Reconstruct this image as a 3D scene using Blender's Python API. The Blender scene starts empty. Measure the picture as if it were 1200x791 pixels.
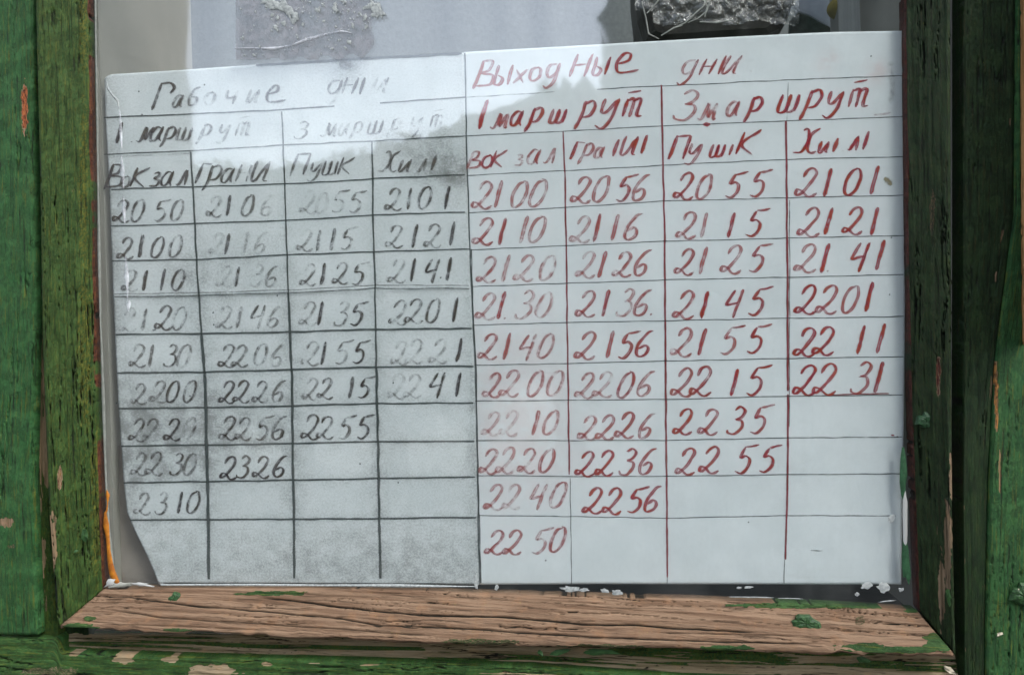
import bpy, math, random
import numpy as np
from mathutils import Matrix, Vector
random.seed(7); rng = np.random.RandomState(7)
S = bpy.context.scene
C = S.collection
R = math.radians

# ---------------------------------------------------------------- camera
F, DIST = 1040.0, 0.52
PSI, RHO = R(4.4), R(1.7)
fw = np.array([-math.sin(PSI), math.cos(PSI), 0.0])
r0 = np.array([math.cos(PSI), math.sin(PSI), 0.0]); u0 = np.array([0, 0, 1.0])
RT = r0*math.cos(RHO) - u0*math.sin(RHO)
UP = u0*math.cos(RHO) + r0*math.sin(RHO)
CAM = -fw*DIST
cd = bpy.data.cameras.new('camera'); cam = bpy.data.objects.new('camera', cd); C.objects.link(cam)
cd.sensor_width = 36; cd.lens = 36*F/1200; cd.clip_start = 0.01; cd.clip_end = 500
m = Matrix((( RT[0], UP[0], -fw[0], CAM[0]), (RT[1], UP[1], -fw[1], CAM[1]), (RT[2], UP[2], -fw[2], CAM[2]), (0, 0, 0, 1)))
cam.matrix_world = m
S.camera = cam
# ---------------------------------------------------------------- sky, sun, exposure
SUN_EL, SUN_AZ = 50, 132          # azimuth measured clockwise from +Y
w = bpy.data.worlds.new('World'); S.world = w; w.use_nodes = True
wn = w.node_tree; bg = wn.nodes['Background']
sk = wn.nodes.new('ShaderNodeTexSky'); sk.sky_type = 'NISHITA'; sk.sun_disc = False
sk.sun_elevation = R(SUN_EL); sk.sun_rotation = R(SUN_AZ); sk.dust_density = 1.6; sk.air_density = 1.0; sk.ozone_density = 1.5
bw = wn.nodes.new('ShaderNodeRGBToBW'); mxs = wn.nodes.new('ShaderNodeMix'); mxs.data_type = 'RGBA'; mxs.inputs[0].default_value = .62      # thin overcast takes most of the blue out
bg.inputs[1].default_value = 0.15
wn.links.new(sk.outputs[0], bw.inputs[0]); wn.links.new(sk.outputs[0], mxs.inputs[6]); wn.links.new(bw.outputs[0], mxs.inputs[7]); wn.links.new(mxs.outputs[2], bg.inputs[0])
sd = bpy.data.lights.new('sun', 'SUN'); sun = bpy.data.objects.new('sun', sd); C.objects.link(sun)
sd.energy = 0.6; sd.angle = R(22); sd.color = (1.0, 0.96, 0.9)
sv = Vector((math.sin(R(SUN_AZ))*math.cos(R(SUN_EL)), math.cos(R(SUN_AZ))*math.cos(R(SUN_EL)), math.sin(R(SUN_EL))))
sun.rotation_euler = (sv).to_track_quat('Z', 'Y').to_euler()
sun.location = (1.5, -2, 3)
S.view_settings.view_transform = 'Standard'; S.view_settings.look = 'None'
S.view_settings.exposure = 1.93; S.view_settings.gamma = 1; S.view_settings.use_curve_mapping = False
S.render.engine = 'CYCLES'
S.cycles.transparent_max_bounces = 24; S.cycles.max_bounces = 8

# ---------------------------------------------------------------- geometry helpers
def at(x, y, Y=0.0):
    """photo pixel -> point of the real scene on the vertical plane at depth Y"""
    x = np.asarray(x, float); y = np.asarray(y, float); Y = np.asarray(Y, float)
    d = fw*F + (x[..., None]-600)*RT - (y[..., None]-395.5)*UP
    t = (Y-CAM[1])/d[..., 1]
    return CAM + d*t[..., None]
T2 = rng.rand(256, 256)
def vnoise(x, y):
    xi = np.floor(x).astype(int); yi = np.floor(y).astype(int); fx = x-xi; fy = y-yi
    fx = fx*fx*(3-2*fx); fy = fy*fy*(3-2*fy)
    a = T2[xi & 255, yi & 255]; b = T2[(xi+1) & 255, yi & 255]; c = T2[xi & 255, (yi+1) & 255]; d = T2[(xi+1) & 255, (yi+1) & 255]
    return (a*(1-fx)+b*fx)*(1-fy)+(c*(1-fx)+d*fx)*fy
def fbm(x, y, o=4):
    s = 0; a = .5; n = 0
    for i in range(o):
        s = s+a*vnoise(x*2**i+17.3*i, y*2**i+9.1*i); n += a; a *= .55
    return s/n
J1 = rng.rand(256, 256); J2 = rng.rand(256, 256)
def cells(x, y):
    """F2-F1 of a jittered cell pattern and the cell's own random number"""
    xi = np.floor(x).astype(int); yi = np.floor(y).astype(int)
    f1 = np.full(x.shape, 9.); f2 = np.full(x.shape, 9.); idd = np.zeros(x.shape)
    for dx in (-1, 0, 1):
        for dy in (-1, 0, 1):
            cx = xi+dx; cy = yi+dy
            d = np.hypot(cx+J1[cx & 255, cy & 255]-x, cy+J2[cx & 255, cy & 255]-y)
            idd = np.where(d < f1, T2[cx & 255, cy & 255], idd)
            f2 = np.where(d < f1, f1, np.minimum(f2, d)); f1 = np.minimum(f1, d)
    return f2-f1, idd
def sm(a, b, x):
    t = np.clip((x-a)/(b-a), 0, 1); return t*t*(3-2*t)
def mesh_obj(name, co, faces, mat=None, parent=None, attrs=None, uv=None, smooth=True):
    me = bpy.data.meshes.new(name)
    me.from_pydata([tuple(c) for c in co], [], faces) if not isinstance(faces, np.ndarray) else fast(me, co, faces)
    if attrs:
        for k, v in attrs.items():
            a = me.attributes.new(k, 'FLOAT', 'POINT'); a.data.foreach_set('value', np.asarray(v, np.float32).ravel())
    if uv is not None:
        l = me.uv_layers.new(name='UVMap')
        li = np.zeros(len(me.loops), np.int32); me.loops.foreach_get('vertex_index', li)
        l.data.foreach_set('uv', np.asarray(uv, np.float32)[li].ravel())
    if smooth: me.polygons.foreach_set('use_smooth', [True]*len(me.polygons))
    o = bpy.data.objects.new(name, me); C.objects.link(o)
    if mat: me.materials.append(mat)
    if parent: o.parent = parent
    return o
def fast(me, co, q):
    co = np.asarray(co, np.float32); n = len(q)
    me.vertices.add(len(co)); me.vertices.foreach_set('co', co.ravel())
    me.loops.add(n*4); me.loops.foreach_set('vertex_index', q.astype(np.int32).ravel())
    me.polygons.add(n); me.polygons.foreach_set('loop_start', np.arange(0, n*4, 4, dtype=np.int32))
    me.update(calc_edges=True)
def grid_faces(nu, nv, off=0, flip=False):
    i = np.arange(nu-1)[:, None]; j = np.arange(nv-1)[None, :]
    a = i*nv+j; q = np.stack([a, a+nv, a+nv+1, a+1], -1).reshape(-1, 4)+off
    return q[:, ::-1] if flip else q
def tag(o, label=None, cat=None, group=None, kind=None):
    if label: o['label'] = label
    if cat: o['category'] = cat
    if group: o['group'] = group
    if kind: o['kind'] = kind
    return o
def thing(name, loc, label, cat, group=None):
    o = bpy.data.objects.new(name, None); C.objects.link(o); o.location = loc; o.empty_display_size = .02
    return tag(o, label, cat, group)
def put(o, parent):
    """parent keeping world position (parents are unrotated empties)"""
    o.parent = parent; o.matrix_parent_inverse = Matrix.Translation(-parent.location); return o

# ---------------------------------------------------------------- materials
def mat(name):
    M = bpy.data.materials.new(name); M.use_nodes = True; nt = M.node_tree
    for n in list(nt.nodes): nt.nodes.remove(n)
    o = nt.nodes.new('ShaderNodeOutputMaterial'); return M, nt, o
class NT:
    def __init__(s, nt): s.t = nt
    def n(s, typ, **kw):
        nd = s.t.nodes.new(typ)
        for k, v in kw.items():
            if k == 'ins':
                for a, b in v.items():
                    if hasattr(b, 'is_output') or isinstance(b, bpy.types.NodeSocket): s.t.links.new(b, nd.inputs[a])
                    else: nd.inputs[a].default_value = b
            else: setattr(nd, k, v)
        return nd
    def attr(s, name): return s.n('ShaderNodeAttribute', attribute_name=name).outputs['Fac']
    def math(s, op, a, b=None, c=None, clamp=False):
        ins = {0: a}
        if b is not None: ins[1] = b
        if c is not None: ins[2] = c
        return s.n('ShaderNodeMath', operation=op, use_clamp=clamp, ins=ins).outputs[0]
    def mix(s, f, a, b, mode='MIX'):
        nd = s.t.nodes.new('ShaderNodeMix'); nd.data_type = 'RGBA'; nd.blend_type = mode
        for i, v in ((0, f), (6, a), (7, b)):
            if isinstance(v, bpy.types.NodeSocket): s.t.links.new(v, nd.inputs[i])
            else: nd.inputs[i].default_value = v if i == 0 else (*v, 1)
        return nd.outputs[2]
    def noise(s, vec, scale, detail=4, rough=.6, dist=0):
        return s.n('ShaderNodeTexNoise', ins={'Vector': vec, 'Scale': scale, 'Detail': detail, 'Roughness': rough, 'Distortion': dist}).outputs[0]
    def mapping(s, vec, sc): return s.n('ShaderNodeMapping', ins={'Vector': vec, 'Scale': sc}).outputs[0]
    def ramp(s, v, a, b, x=0.0, y=1.0):
        return s.n('ShaderNodeMapRange', interpolation_type='SMOOTHSTEP', ins={'Value': v, 'From Min': a, 'From Max': b, 'To Min': x, 'To Max': y}).outputs[0]
def wood_mat(name, paint_a, paint_b, wood_a, wood_b, rust=(.17, .045, .018), gloss=.55, olive=(.12, .12, .012), fisamt=1.0):
    M, nt, out = mat(name); N = NT(nt)
    uv = N.n('ShaderNodeUVMap', uv_map='UVMap').outputs[0]         # u along the grain, v across, in decimetres
    g1 = N.noise(N.mapping(uv, (.5, 11, 1)), 3, 7, .65, .3)
    g2 = N.noise(N.mapping(uv, (1.6, 30, 1)), 3, 6, .72, .3)
    g3 = N.noise(N.mapping(uv, (.9, 24, 1)), 3, 5, .7, .5)
    vc = N.n('ShaderNodeTexVoronoi', feature='DISTANCE_TO_EDGE', ins={'Vector': N.mapping(N.n('ShaderNodeVectorMath', operation='ADD', ins={0: uv, 1: N.n('ShaderNodeTexNoise', ins={'Vector': uv, 'Scale': 14.0}).outputs[1]}).outputs[0], (1, 2.4, 1)), 'Scale': 13.0}).outputs['Distance']
    big = N.noise(uv, 9, 5, .6)
    fine = N.noise(N.mapping(uv, (1, 2.2, 1)), 42, 6, .72)
    paint = N.attr('paint'); ru = N.attr('rust'); cr = N.attr('crack'); ol = N.attr('olive')
    pc = N.mix(N.ramp(big, .35, .68), paint_a, paint_b)
    pc = N.mix(N.ramp(fine, .45, .75, 0, .55), pc, tuple(c*.5 for c in paint_a))
    pc = N.mix(N.ramp(fine, .5, .3, 0, .35), pc, tuple(min(1, c*1.7+.01) for c in paint_b))
    pc = N.mix(N.math('MULTIPLY', N.ramp(g2, .53, .66), .6), pc, olive)
    pc = N.mix(N.math('MULTIPLY', ol, N.ramp(N.noise(uv, 60, 5, .7), .4, .62)), pc, olive)
    wc = N.mix(N.ramp(g1, .35, .65), wood_a, wood_b)
    wc = N.mix(N.ramp(g2, .52, .72, 0, .6), wc, tuple(c*.45 for c in wood_a))
    wc = N.mix(N.ramp(big, .52, .7, 0, .4), wc, (wood_b[0]*1.08, wood_b[1]*.86, wood_b[2]*.68))
    pf = N.ramp(N.math('ADD', paint, N.math('MULTIPLY', N.math('SUBTRACT', N.noise(N.mapping(uv, (1, 3, 1)), 70, 5, .7), .5), .9)), .42, .56)
    col = N.mix(pf, wc, pc)
    rf = N.ramp(N.math('ADD', ru, N.math('MULTIPLY', N.math('SUBTRACT', N.noise(N.mapping(uv, (1, 4, 1)), 25, 5, .7), .5), 1.1)), .4, .62)
    rn = N.noise(N.mapping(uv, (1, 5, 1)), 30, 5, .7)
    rcol = N.mix(N.ramp(rn, .42, .6), rust, (.04, .014, .009)); rcol = N.mix(N.ramp(rn, .40, .30), rcol, (.20, .13, .015))
    col = N.mix(rf, col, rcol)
    col = N.mix(N.ramp(cr, .25, .9, 0, .92), col, (.008, .009, .006))
    fis = N.math('MULTIPLY', N.ramp(g3, .57, .64), N.ramp(big, .68, .46))
    craz = N.math('MULTIPLY', N.math('MULTIPLY', N.ramp(vc, .05, .012), N.ramp(N.noise(uv, 13, 3), .44, .56)), pf)
    dk = N.math('MAXIMUM', N.math('MULTIPLY', fis, fisamt), N.math('MULTIPLY', craz, .8))
    col = N.mix(N.math('MULTIPLY', dk, .8), col, (.010, .011, .007))
    tiny = N.noise(uv, 105, 2, .5)
    col = N.mix(N.ramp(tiny, .775, .80, 0, .75), col, (.40, .42, .30))
    lich = N.math('MULTIPLY', N.ramp(N.noise(N.mapping(uv, (1, 1.8, 1)), 75, 3, .6), .66, .70), N.ramp(big, .5, .62))
    col = N.mix(N.math('MULTIPLY', lich, .55), col, (.22, .24, .04))
    h = N.math('ADD', N.math('MULTIPLY', g2, .5), N.math('ADD', N.math('MULTIPLY', fine, .6), N.math('SUBTRACT', N.math('MULTIPLY', pf, .5), dk)))
    bp = N.n('ShaderNodeBump', ins={'Height': h, 'Strength': .9, 'Distance': .0011}).outputs[0]
    rough = N.math('ADD', N.math('MULTIPLY', pf, gloss-.85), .85)
    b = N.n('ShaderNodeBsdfPrincipled', ins={'Base Color': col, 'Roughness': rough, 'Normal': bp, 'Specular IOR Level': .2})
    nt.links.new(b.outputs[0], out.inputs[0]); return M
def plain(name, a, b=None, rough=.7, scale=60, bump=.2, stretch=(1, 1, 1), spec=.3):
    M, nt, out = mat(name); N = NT(nt); b = b or tuple(c*.7 for c in a)
    tc = N.n('ShaderNodeTexCoord').outputs['Object']; v = N.mapping(tc, stretch)
    n = N.noise(v, scale, 5, .65)
    col = N.mix(N.ramp(n, .3, .7), b, a)
    bp = N.n('ShaderNodeBump', ins={'Height': n, 'Strength': bump, 'Distance': .001}).outputs[0]
    p = N.n('ShaderNodeBsdfPrincipled', ins={'Base Color': col, 'Roughness': rough, 'Normal': bp, 'Specular IOR Level': spec})
    nt.links.new(p.outputs[0], out.inputs[0]); return M
M_left = wood_mat('old_green_paint', (.017, .050, .010), (.030, .072, .015), (.16, .11, .06), (.28, .2, .12), rust=(.11, .036, .014), olive=(.10, .10, .012))
M_leftboard = wood_mat('green_board_paint', (.017, .076, .021), (.032, .108, .034), (.16, .11, .06), (.3, .2, .13), rust=(.42, .13, .05))
M_right = wood_mat('shade_darkened_green_paint', (.008, .026, .008), (.018, .042, .012), (.09, .065, .035), (.24, .17, .11), rust=(.11, .03, .022), olive=(.045, .04, .012))  # green darkened in the colour itself to stand for shade at the right
M_rboard = wood_mat('dark_green_board_paint', (.017, .070, .020), (.032, .100, .028), (.12, .08, .04), (.3, .2, .1), rust=(.5, .22, .06))
M_bead = wood_mat('bare_weathered_wood', (.022, .06, .016), (.04, .085, .025), (.118, .070, .042), (.225, .148, .095), rust=(.15, .055, .028), gloss=.8, fisamt=.45)
M_rail = wood_mat('flaking_mossy_paint', (.018, .068, .016), (.036, .105, .026), (.20, .155, .085), (.36, .28, .18), rust=(.16, .06, .03))
M_tan = wood_mat('orange_bare_wood', (.1, .05, .02), (.2, .1, .04), (.36, .17, .06), (.62, .33, .14))

def paper_mat(name, dirty):
    M, nt, out = mat(name); N = NT(nt)
    uv = N.n('ShaderNodeUVMap', uv_map='UVMap').outputs[0]         # sheet coordinates in decimetres
    sx = N.n('ShaderNodeSeparateXYZ', ins={0: uv})
    cloud = N.noise(uv, 3.0, 5, .6); cl2 = N.noise(uv, 11, 4, .6); grain = N.noise(uv, 85, 4, .85); spk = N.noise(uv, 80, 2, .5); fib = N.noise(N.mapping(uv, (1, .4, 1)), 60, 4, .7)
    base = N.mix(N.ramp(cloud, .3, .7), *(((.63, .67, .68), (.72, .75, .76)) if dirty else ((.66, .70, .715), (.72, .755, .77))))
    if dirty:
        dm = N.attr('dirt_shade')
        d = N.math('MULTIPLY', dm, N.ramp(N.math('ADD', N.math('MULTIPLY', cl2, .8), N.math('MULTIPLY', cloud, .4)), .4, .8, .25, 1.0))
        g = N.ramp(N.math('ADD', grain, N.math('MULTIPLY', d, .22)), .44, .72, 0, 1)
        base = N.mix(N.math('MULTIPLY', g, N.math('ADD', N.math('MULTIPLY', d, .62), .24)), base, (.15, .16, .155))
        base = N.mix(N.math('MULTIPLY', d, .32), base, (.38, .395, .39))
        base = N.mix(N.math('MULTIPLY', N.ramp(spk, .70, .74), N.math('MULTIPLY', d, 1.2), clamp=True), base, (.03, .03, .03))
    else:
        base = N.mix(N.ramp(fib, .4, .7, 0, .12), base, (.45, .5, .52))
        pk = N.attr('dirt_shade')
        base = N.mix(N.math('MULTIPLY', pk, N.ramp(cl2, .3, .6)), base, (.62, .44, .43))
    wr = N.noise(uv, 2.2, 3, .5, 2.5); cre = N.ramp(N.math('ABSOLUTE', N.math('SUBTRACT', wr, .5)), 0, .05, 1, 0)
    bp = N.n('ShaderNodeBump', ins={'Height': N.math('ADD', N.math('ADD', wr, N.math('MULTIPLY', cre, .10)), N.math('MULTIPLY', fib, .02)), 'Strength': .045, 'Distance': .006}).outputs[0]
    p = N.n('ShaderNodeBsdfPrincipled', ins={'Base Color': base, 'Roughness': .75, 'Normal': bp, 'Specular IOR Level': .25})
    nt.links.new(p.outputs[0], out.inputs[0]); return M
M_pl = paper_mat('grey_speckled_paper', True); M_pr = paper_mat('pale_blue_white_paper', False)

def ink_mat(name, c1, c2, edge=.5, thr=.35, mx=.95, pale=None):
    """worn pen stroke: uv.x along the stroke (mm), uv.y across -1..1; 'fade' is how much ink is left"""
    M, nt, out = mat(name); N = NT(nt)
    uv = N.n('ShaderNodeUVMap', uv_map='UVMap').outputs[0]
    s = N.n('ShaderNodeSeparateXYZ', ins={0: uv}); av = N.math('ABSOLUTE', s.outputs[1])
    geo = N.n('ShaderNodeNewGeometry').outputs['Position']
    n1 = N.noise(geo, 700, 4, .7); n2 = N.noise(geo, 170, 3, .6); n3 = N.noise(geo, 2600, 2, .6)
    core = N.ramp(av, .30, .70, 1, 0)
    rim = N.ramp(N.math('ABSOLUTE', N.math('SUBTRACT', av, .38)), .0, .22, 1, 0)
    prof = N.math('ADD', N.math('MULTIPLY', core, 1-edge), N.math('MULTIPLY', rim, edge))
    halo = N.ramp(av, .45, 1.0, .34, 0)
    fade = N.attr('fade')
    wear = N.ramp(N.math('ADD', N.math('ADD', N.math('MULTIPLY', n2, .55), N.math('MULTIPLY', n1, .45)), N.math('MULTIPLY', fade, .38)), thr+.28, thr+.58)
    den = N.math('MULTIPLY', prof, N.math('MULTIPLY', wear, N.ramp(n3, .2, .6, .72, 1)))
    den = N.math('ADD', den, N.math('MULTIPLY', halo, N.ramp(n2, .3, .65)))
    den = N.math('MULTIPLY', den, N.math('MULTIPLY', N.math('ADD', N.math('MULTIPLY', fade, .75), .25), mx), clamp=True)
    col = N.mix(N.ramp(n2, .42, .66), c1, c2)
    if pale: col = N.mix(N.ramp(fade, .3, .85, .75, 0), col, pale)      # washed-out ink is pinker
    tr = N.n('ShaderNodeBsdfTransparent'); df = N.n('ShaderNodeBsdfDiffuse', ins={0: col})
    mx_ = N.n('ShaderNodeMixShader', ins={0: den, 1: tr.outputs[0], 2: df.outputs[0]})
    nt.links.new(mx_.outputs[0], out.inputs[0]); return M
I_red = ink_mat('faded_red_ink', (.37, .030, .060), (.37, .055, .030), .5, .18, 1.0, (.50, .13, .14))
I_blk = ink_mat('faded_black_ink', (.07, .058, .068), (.10, .08, .065), .12, .26, .76)
I_rule = ink_mat('pencil_ruling', (.06, .075, .075), (.09, .10, .10), 0, .12, .95)
I_rrule = ink_mat('red_ruling', (.25, .045, .06), (.20, .04, .04), 0, .10, 1.0)
I_smudge = ink_mat('grey_smudge', (.14, .14, .135), (.18, .16, .13), 0, .30, .5)

def glass_mat():
    M, nt, out = mat('dusty_window_glass'); N = NT(nt)
    lw = N.n('ShaderNodeLayerWeight', ins={'Blend': .5}).outputs['Facing']
    fr = N.math('ADD', N.math('MULTIPLY', N.math('POWER', lw, 5.0), .89), .11)
    tc = N.n('ShaderNodeTexCoord').outputs['Object']
    streak = N.noise(N.mapping(tc, (60, 60, 4)), 1, 4, .6); blot = N.noise(tc, 22, 5, .65); grit = N.noise(tc, 900, 2, .5)
    dust = N.math('ADD', N.math('MULTIPLY', N.ramp(streak, .45, .75), .015), N.math('MULTIPLY', N.ramp(blot, .45, .8), .022))
    dust = N.math('ADD', dust, N.math('MULTIPLY', N.ramp(grit, .74, .8), .12))
    wob = N.noise(tc, 9, 2, .5)
    bp = N.n('ShaderNodeBump', ins={'Height': wob, 'Strength': .25, 'Distance': .002}).outputs[0]
    gl = N.n('ShaderNodeBsdfGlossy', ins={'Roughness': .034, 'Normal': bp}); tr = N.n('ShaderNodeBsdfTransparent', ins={0: (.97, .985, .98, 1)})
    df = N.n('ShaderNodeBsdfDiffuse', ins={0: (.55, .57, .55, 1)})
    a = N.n('ShaderNodeMixShader', ins={0: dust, 1: tr.outputs[0], 2: df.outputs[0]})
    b = N.n('ShaderNodeMixShader', ins={0: fr, 1: a.outputs[0], 2: gl.outputs[0]})
    nt.links.new(b.outputs[0], out.inputs[0]); return M
M_glass = glass_mat()
def film_mat(name, tint, gl_fac, rough, dif=.1, dcol=(.5, .5, .52), bs=60, scale=14):
    M, nt, out = mat(name); N = NT(nt)
    tc = N.n('ShaderNodeTexCoord').outputs['Object']; n = N.noise(tc, bs, 4, .6, 1.5)
    bp = N.n('ShaderNodeBump', ins={'Height': n, 'Strength': .8, 'Distance': .004}).outputs[0]
    tr = N.n('ShaderNodeBsdfTransparent', ins={0: (*tint, 1)}); gl = N.n('ShaderNodeBsdfGlossy', ins={'Roughness': rough, 'Normal': bp}); df = N.n('ShaderNodeBsdfDiffuse', ins={0: (*dcol, 1)})
    a = N.n('ShaderNodeMixShader', ins={0: N.math('MULTIPLY', N.ramp(N.noise(tc, scale*4, 5, .65), .3, .7), dif), 1: tr.outputs[0], 2: df.outputs[0]})
    b = N.n('ShaderNodeMixShader', ins={0: gl_fac, 1: a.outputs[0], 2: gl.outputs[0]})
    nt.links.new(b.outputs[0], out.inputs[0]); return M

# ---------------------------------------------------------------- frame pieces as carved height fields
def curve(pts, s):
    pts = np.asarray(pts, float); return np.interp(s, pts[:, 0], pts[:, 1])
def slab(name, curves, vertical, material, parent, res=.00045, back=.006, amp=1.0, chip=.0, blobs=(), cracks=1.0, rustedge=None, seed=0, bare=0, label=None, olive=0, cellsz=.006, oliveblobs=(), chipsc=(.035, .22), tilt=0.0, crs=(.010, .22), grooves=()):
    """curves: rows of (list of px points, Y). vertical: curves run top->bottom, else left->right. Piecewise linear between the rows."""
    ax = 1 if vertical else 0
    P = [np.asarray(c[0], float) for c in curves]
    n0 = [np.stack([np.interp(np.linspace(0, 1, 400), np.linspace(0, 1, len(p)) if False else (p[:, ax]-p[0, ax])/(p[-1, ax]-p[0, ax]), p[:, k]) for k in (0, 1)], -1) for p in P]
    W = [at(n[:, 0], n[:, 1], np.full(400, c[1])) for n, c in zip(n0, curves)]
    L = np.linalg.norm(np.diff(W[0], axis=0), axis=1).sum()
    nu = max(4, int(L/(res*1.6)))
    segs = [np.linalg.norm(W[k+1]-W[k], axis=1).max() for k in range(len(W)-1)]
    tot = sum(segs); s = np.linspace(0, 1, nu)
    cols = []; px = []; tt = []; acc = 0
    for k, sg in enumerate(segs):
        nv = max(3, int(sg/res)); ts = np.linspace(0, 1, nv)
        if k: ts = ts[1:]
        for t in ts:
            cols.append(W[k]*(1-t)+W[k+1]*t); px.append(n0[k]*(1-t)+n0[k+1]*t); tt.append((acc+sg*t)/tot)
        acc += sg
    idx = s*399
    def samp(A):
        A = np.stack(A, 1); i = np.clip(idx.astype(int), 0, 398); f = (idx-i)[:, None, None]; return A[i]*(1-f)+A[i+1]*f
    co = samp(cols); pxy = samp(px); nv = co.shape[1]; tt = np.array(tt)[None, :].repeat(nu, 0)
    du = np.gradient(co, axis=0); dv = np.gradient(co, axis=1); nrm = np.cross(du, dv); nrm /= np.linalg.norm(nrm, axis=2, keepdims=True)
    flip = nrm[..., 1].mean() > 0
    if flip: nrm = -nrm
    a = (s*L)[:, None].repeat(nv, 1)*1000+seed*131.7           # mm along the grain
    c = tt*tot*1000+seed*57.1                                   # mm across
    c = c-a*tilt; warp = fbm(a*.02, c*.06)*6
    ridge = fbm(a*.012, (c+warp)*.55, 5)-.5
    fineg = fbm(a*.09, (c+warp*.5)*2.2, 3)-.5
    lump = fbm(a*.05, c*.08)-.5
    crn = np.abs(fbm(a*crs[0], (c+warp)*crs[1]+40, 4)-.5)
    crk = sm(.016, .003, crn)*sm(.40, .56, fbm(a*.02, c*.05+9))*cracks
    for gp, gw, gs in grooves:
        gp = np.array(gp, float); gx, gy = pxy[..., 0], pxy[..., 1]
        gl = np.interp(gx, gp[:, 0], gp[:, 1])+2.2*(fbm(gx*.02, gx*0+gp[0, 1], 4)-.5)
        on = sm(gp[0, 0]-6, gp[0, 0]+25, gx)*sm(gp[-1, 0]+6, gp[-1, 0]-40, gx)
        crk = np.maximum(crk, on*gs*sm(gw, gw*.25, np.abs(gy-gl)+1.0*(fbm(gx*.08, gy*.3, 3)-.3)))
    f, idd = cells(a*.001/cellsz*.3+warp*.15+fbm(a*.3, c*.3)*.5, c*.001/cellsz*1.7+fbm(a*.25+7, c*.25)*.5)
    pn = fbm(a*chipsc[0]+3, c*chipsc[1]+11, 5)
    paint = sm(chip-.03, chip+.03, pn) if chip > 0 else np.ones_like(pn)
    paint = paint*(1-bare)
    allig = sm(.10, .02, f)*sm(.35, .6, fbm(a*.018+30, c*.05+3))*.55*min(cracks, 1)*(1-bare)
    lift = (idd-.5)*sm(.35, .6, fbm(a*.018+30, c*.05+3))
    bl = np.zeros_like(paint); wob = (fbm(a*.25, c*.5, 4)-.5)*1.1
    ob = np.zeros_like(paint); neg = np.zeros_like(paint)
    for (bx, by, rx, ry, st) in blobs:
        r = np.hypot((pxy[..., 0]-bx)/rx, (pxy[..., 1]-by)/ry)+wob; bl = np.maximum(bl, sm(1.05, .85, r)*st) if st > 0 else bl
        if st < 0: neg = np.maximum(neg, sm(1.05, .85, r)*-st)
    for (bx, by, rx, ry) in oliveblobs:
        ob = np.maximum(ob, sm(1.2, .5, np.hypot((pxy[..., 0]-bx)/rx, (pxy[..., 1]-by)/ry)+wob))
    rust = np.zeros_like(paint)
    if rustedge:
        side, wd = rustedge; e = tt if side == 0 else 1-tt
        rust = sm(wd*1.7, wd*.2, e+(fbm(a*.03, c*.0)-.5)*wd*1.2)*sm(.28, .5, fbm(a*.03+8, c*.1)+.08)
    rust = np.maximum(rust, np.where(bl > 1.01, bl-1, 0)); paint = np.maximum(paint*(1-np.clip(bl, 0, 1)), neg)
    edge = np.minimum(tt, 1-tt)*tot*1000
    sedge = np.minimum(s, 1-s)[:, None]*L*1000
    ed = np.minimum(edge, sedge)
    rag = fbm(a*.12, c*.3, 3)
    rnd = -sm(1.6, 0, ed+rag*.8-.4)*.9
    h = amp*(ridge*.9+fineg*.28+lump*.5+lift*.22+paint*.22) - crk*1.5 - allig*.45 + rnd
    co = co+nrm*(h*.001)[..., None]
    # real ragged edge
    nb = nu*nv
    V = co.reshape(-1, 3); q = grid_faces(nu, nv, 0, flip)
    per = np.concatenate([np.arange(nv), np.arange(1, nu)*nv+nv-1, (nu-1)*nv+np.arange(nv-2, -1, -1), np.arange(nu-2, 0, -1)*nv])
    Vb = V[per].copy(); Vb[:, 1] = back
    V2 = np.concatenate([V, Vb]); k = len(per); i = np.arange(k); j = (i+1) % k
    sq = np.stack([per[i], nb+i, nb+j, per[j]], -1)
    if flip: sq = sq[:, ::-1]
    q = np.concatenate([q, sq[:, ::-1]])
    def ext(A): A = A.reshape(-1); return np.concatenate([A, A[per]])
    cr = np.clip(crk+allig*.75, 0, 1)
    uv = np.stack([ext(a)*.01, ext(c)*.01+(np.concatenate([np.zeros(nb), np.full(k, .05)]))], -1)
    o = mesh_obj(name, V2, q, material, None, {'paint': ext(paint), 'rust': ext(rust), 'crack': np.concatenate([cr.reshape(-1), cr.reshape(-1)[per]]), 'olive': ext(np.clip(olive+ob, 0, 1))}, uv)
    if parent: put(o, parent)
    if label: o['label'] = label
    return o

def rag(pts, amp_, seed_):
    """a splintered edge: the guide line broken up by uneven notches"""
    p = np.array(pts, float); x = np.linspace(p[0, 0], p[-1, 0], 330); y = np.interp(x, p[:, 0], p[:, 1])
    n_ = fbm(x*.05+seed_*9, x*0+seed_, 5)-.5; nt_ = sm(.60, .70, fbm(x*.03+seed_*5, x*0+2, 3))
    y = y+n_*amp_*1.3-nt_*amp_*.9; y[0] = p[0, 1]; y[-1] = p[-1, 1]
    return list(zip(x, y))
win = thing('window', (0, 0, -.18), 'old wooden window with peeling dark green paint, a bare wood glazing bead along the bottom and dusty glass', 'window')
# glass pane: 3 mm thick sheet behind the beads
def box(name, lo, hi, material, parent=None, label=None):
    (x0, y0, z0), (x1, y1, z1) = lo, hi
    v = [(x, y, z) for x in (x0, x1) for y in (y0, y1) for z in (z0, z1)]
    f = [(0, 1, 3, 2), (4, 6, 7, 5), (0, 4, 5, 1), (2, 3, 7, 6), (0, 2, 6, 4), (1, 5, 7, 3)]
    o = mesh_obj(name, v, f, material, smooth=False)
    if parent: put(o, parent)
    if label: o['label'] = label
    return o
pane = box('pane', (-.262, -.0028, -.172), (.240, 0.0, .30), M_glass, win, 'dusty glass pane with sky and trees reflected in it')

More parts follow.
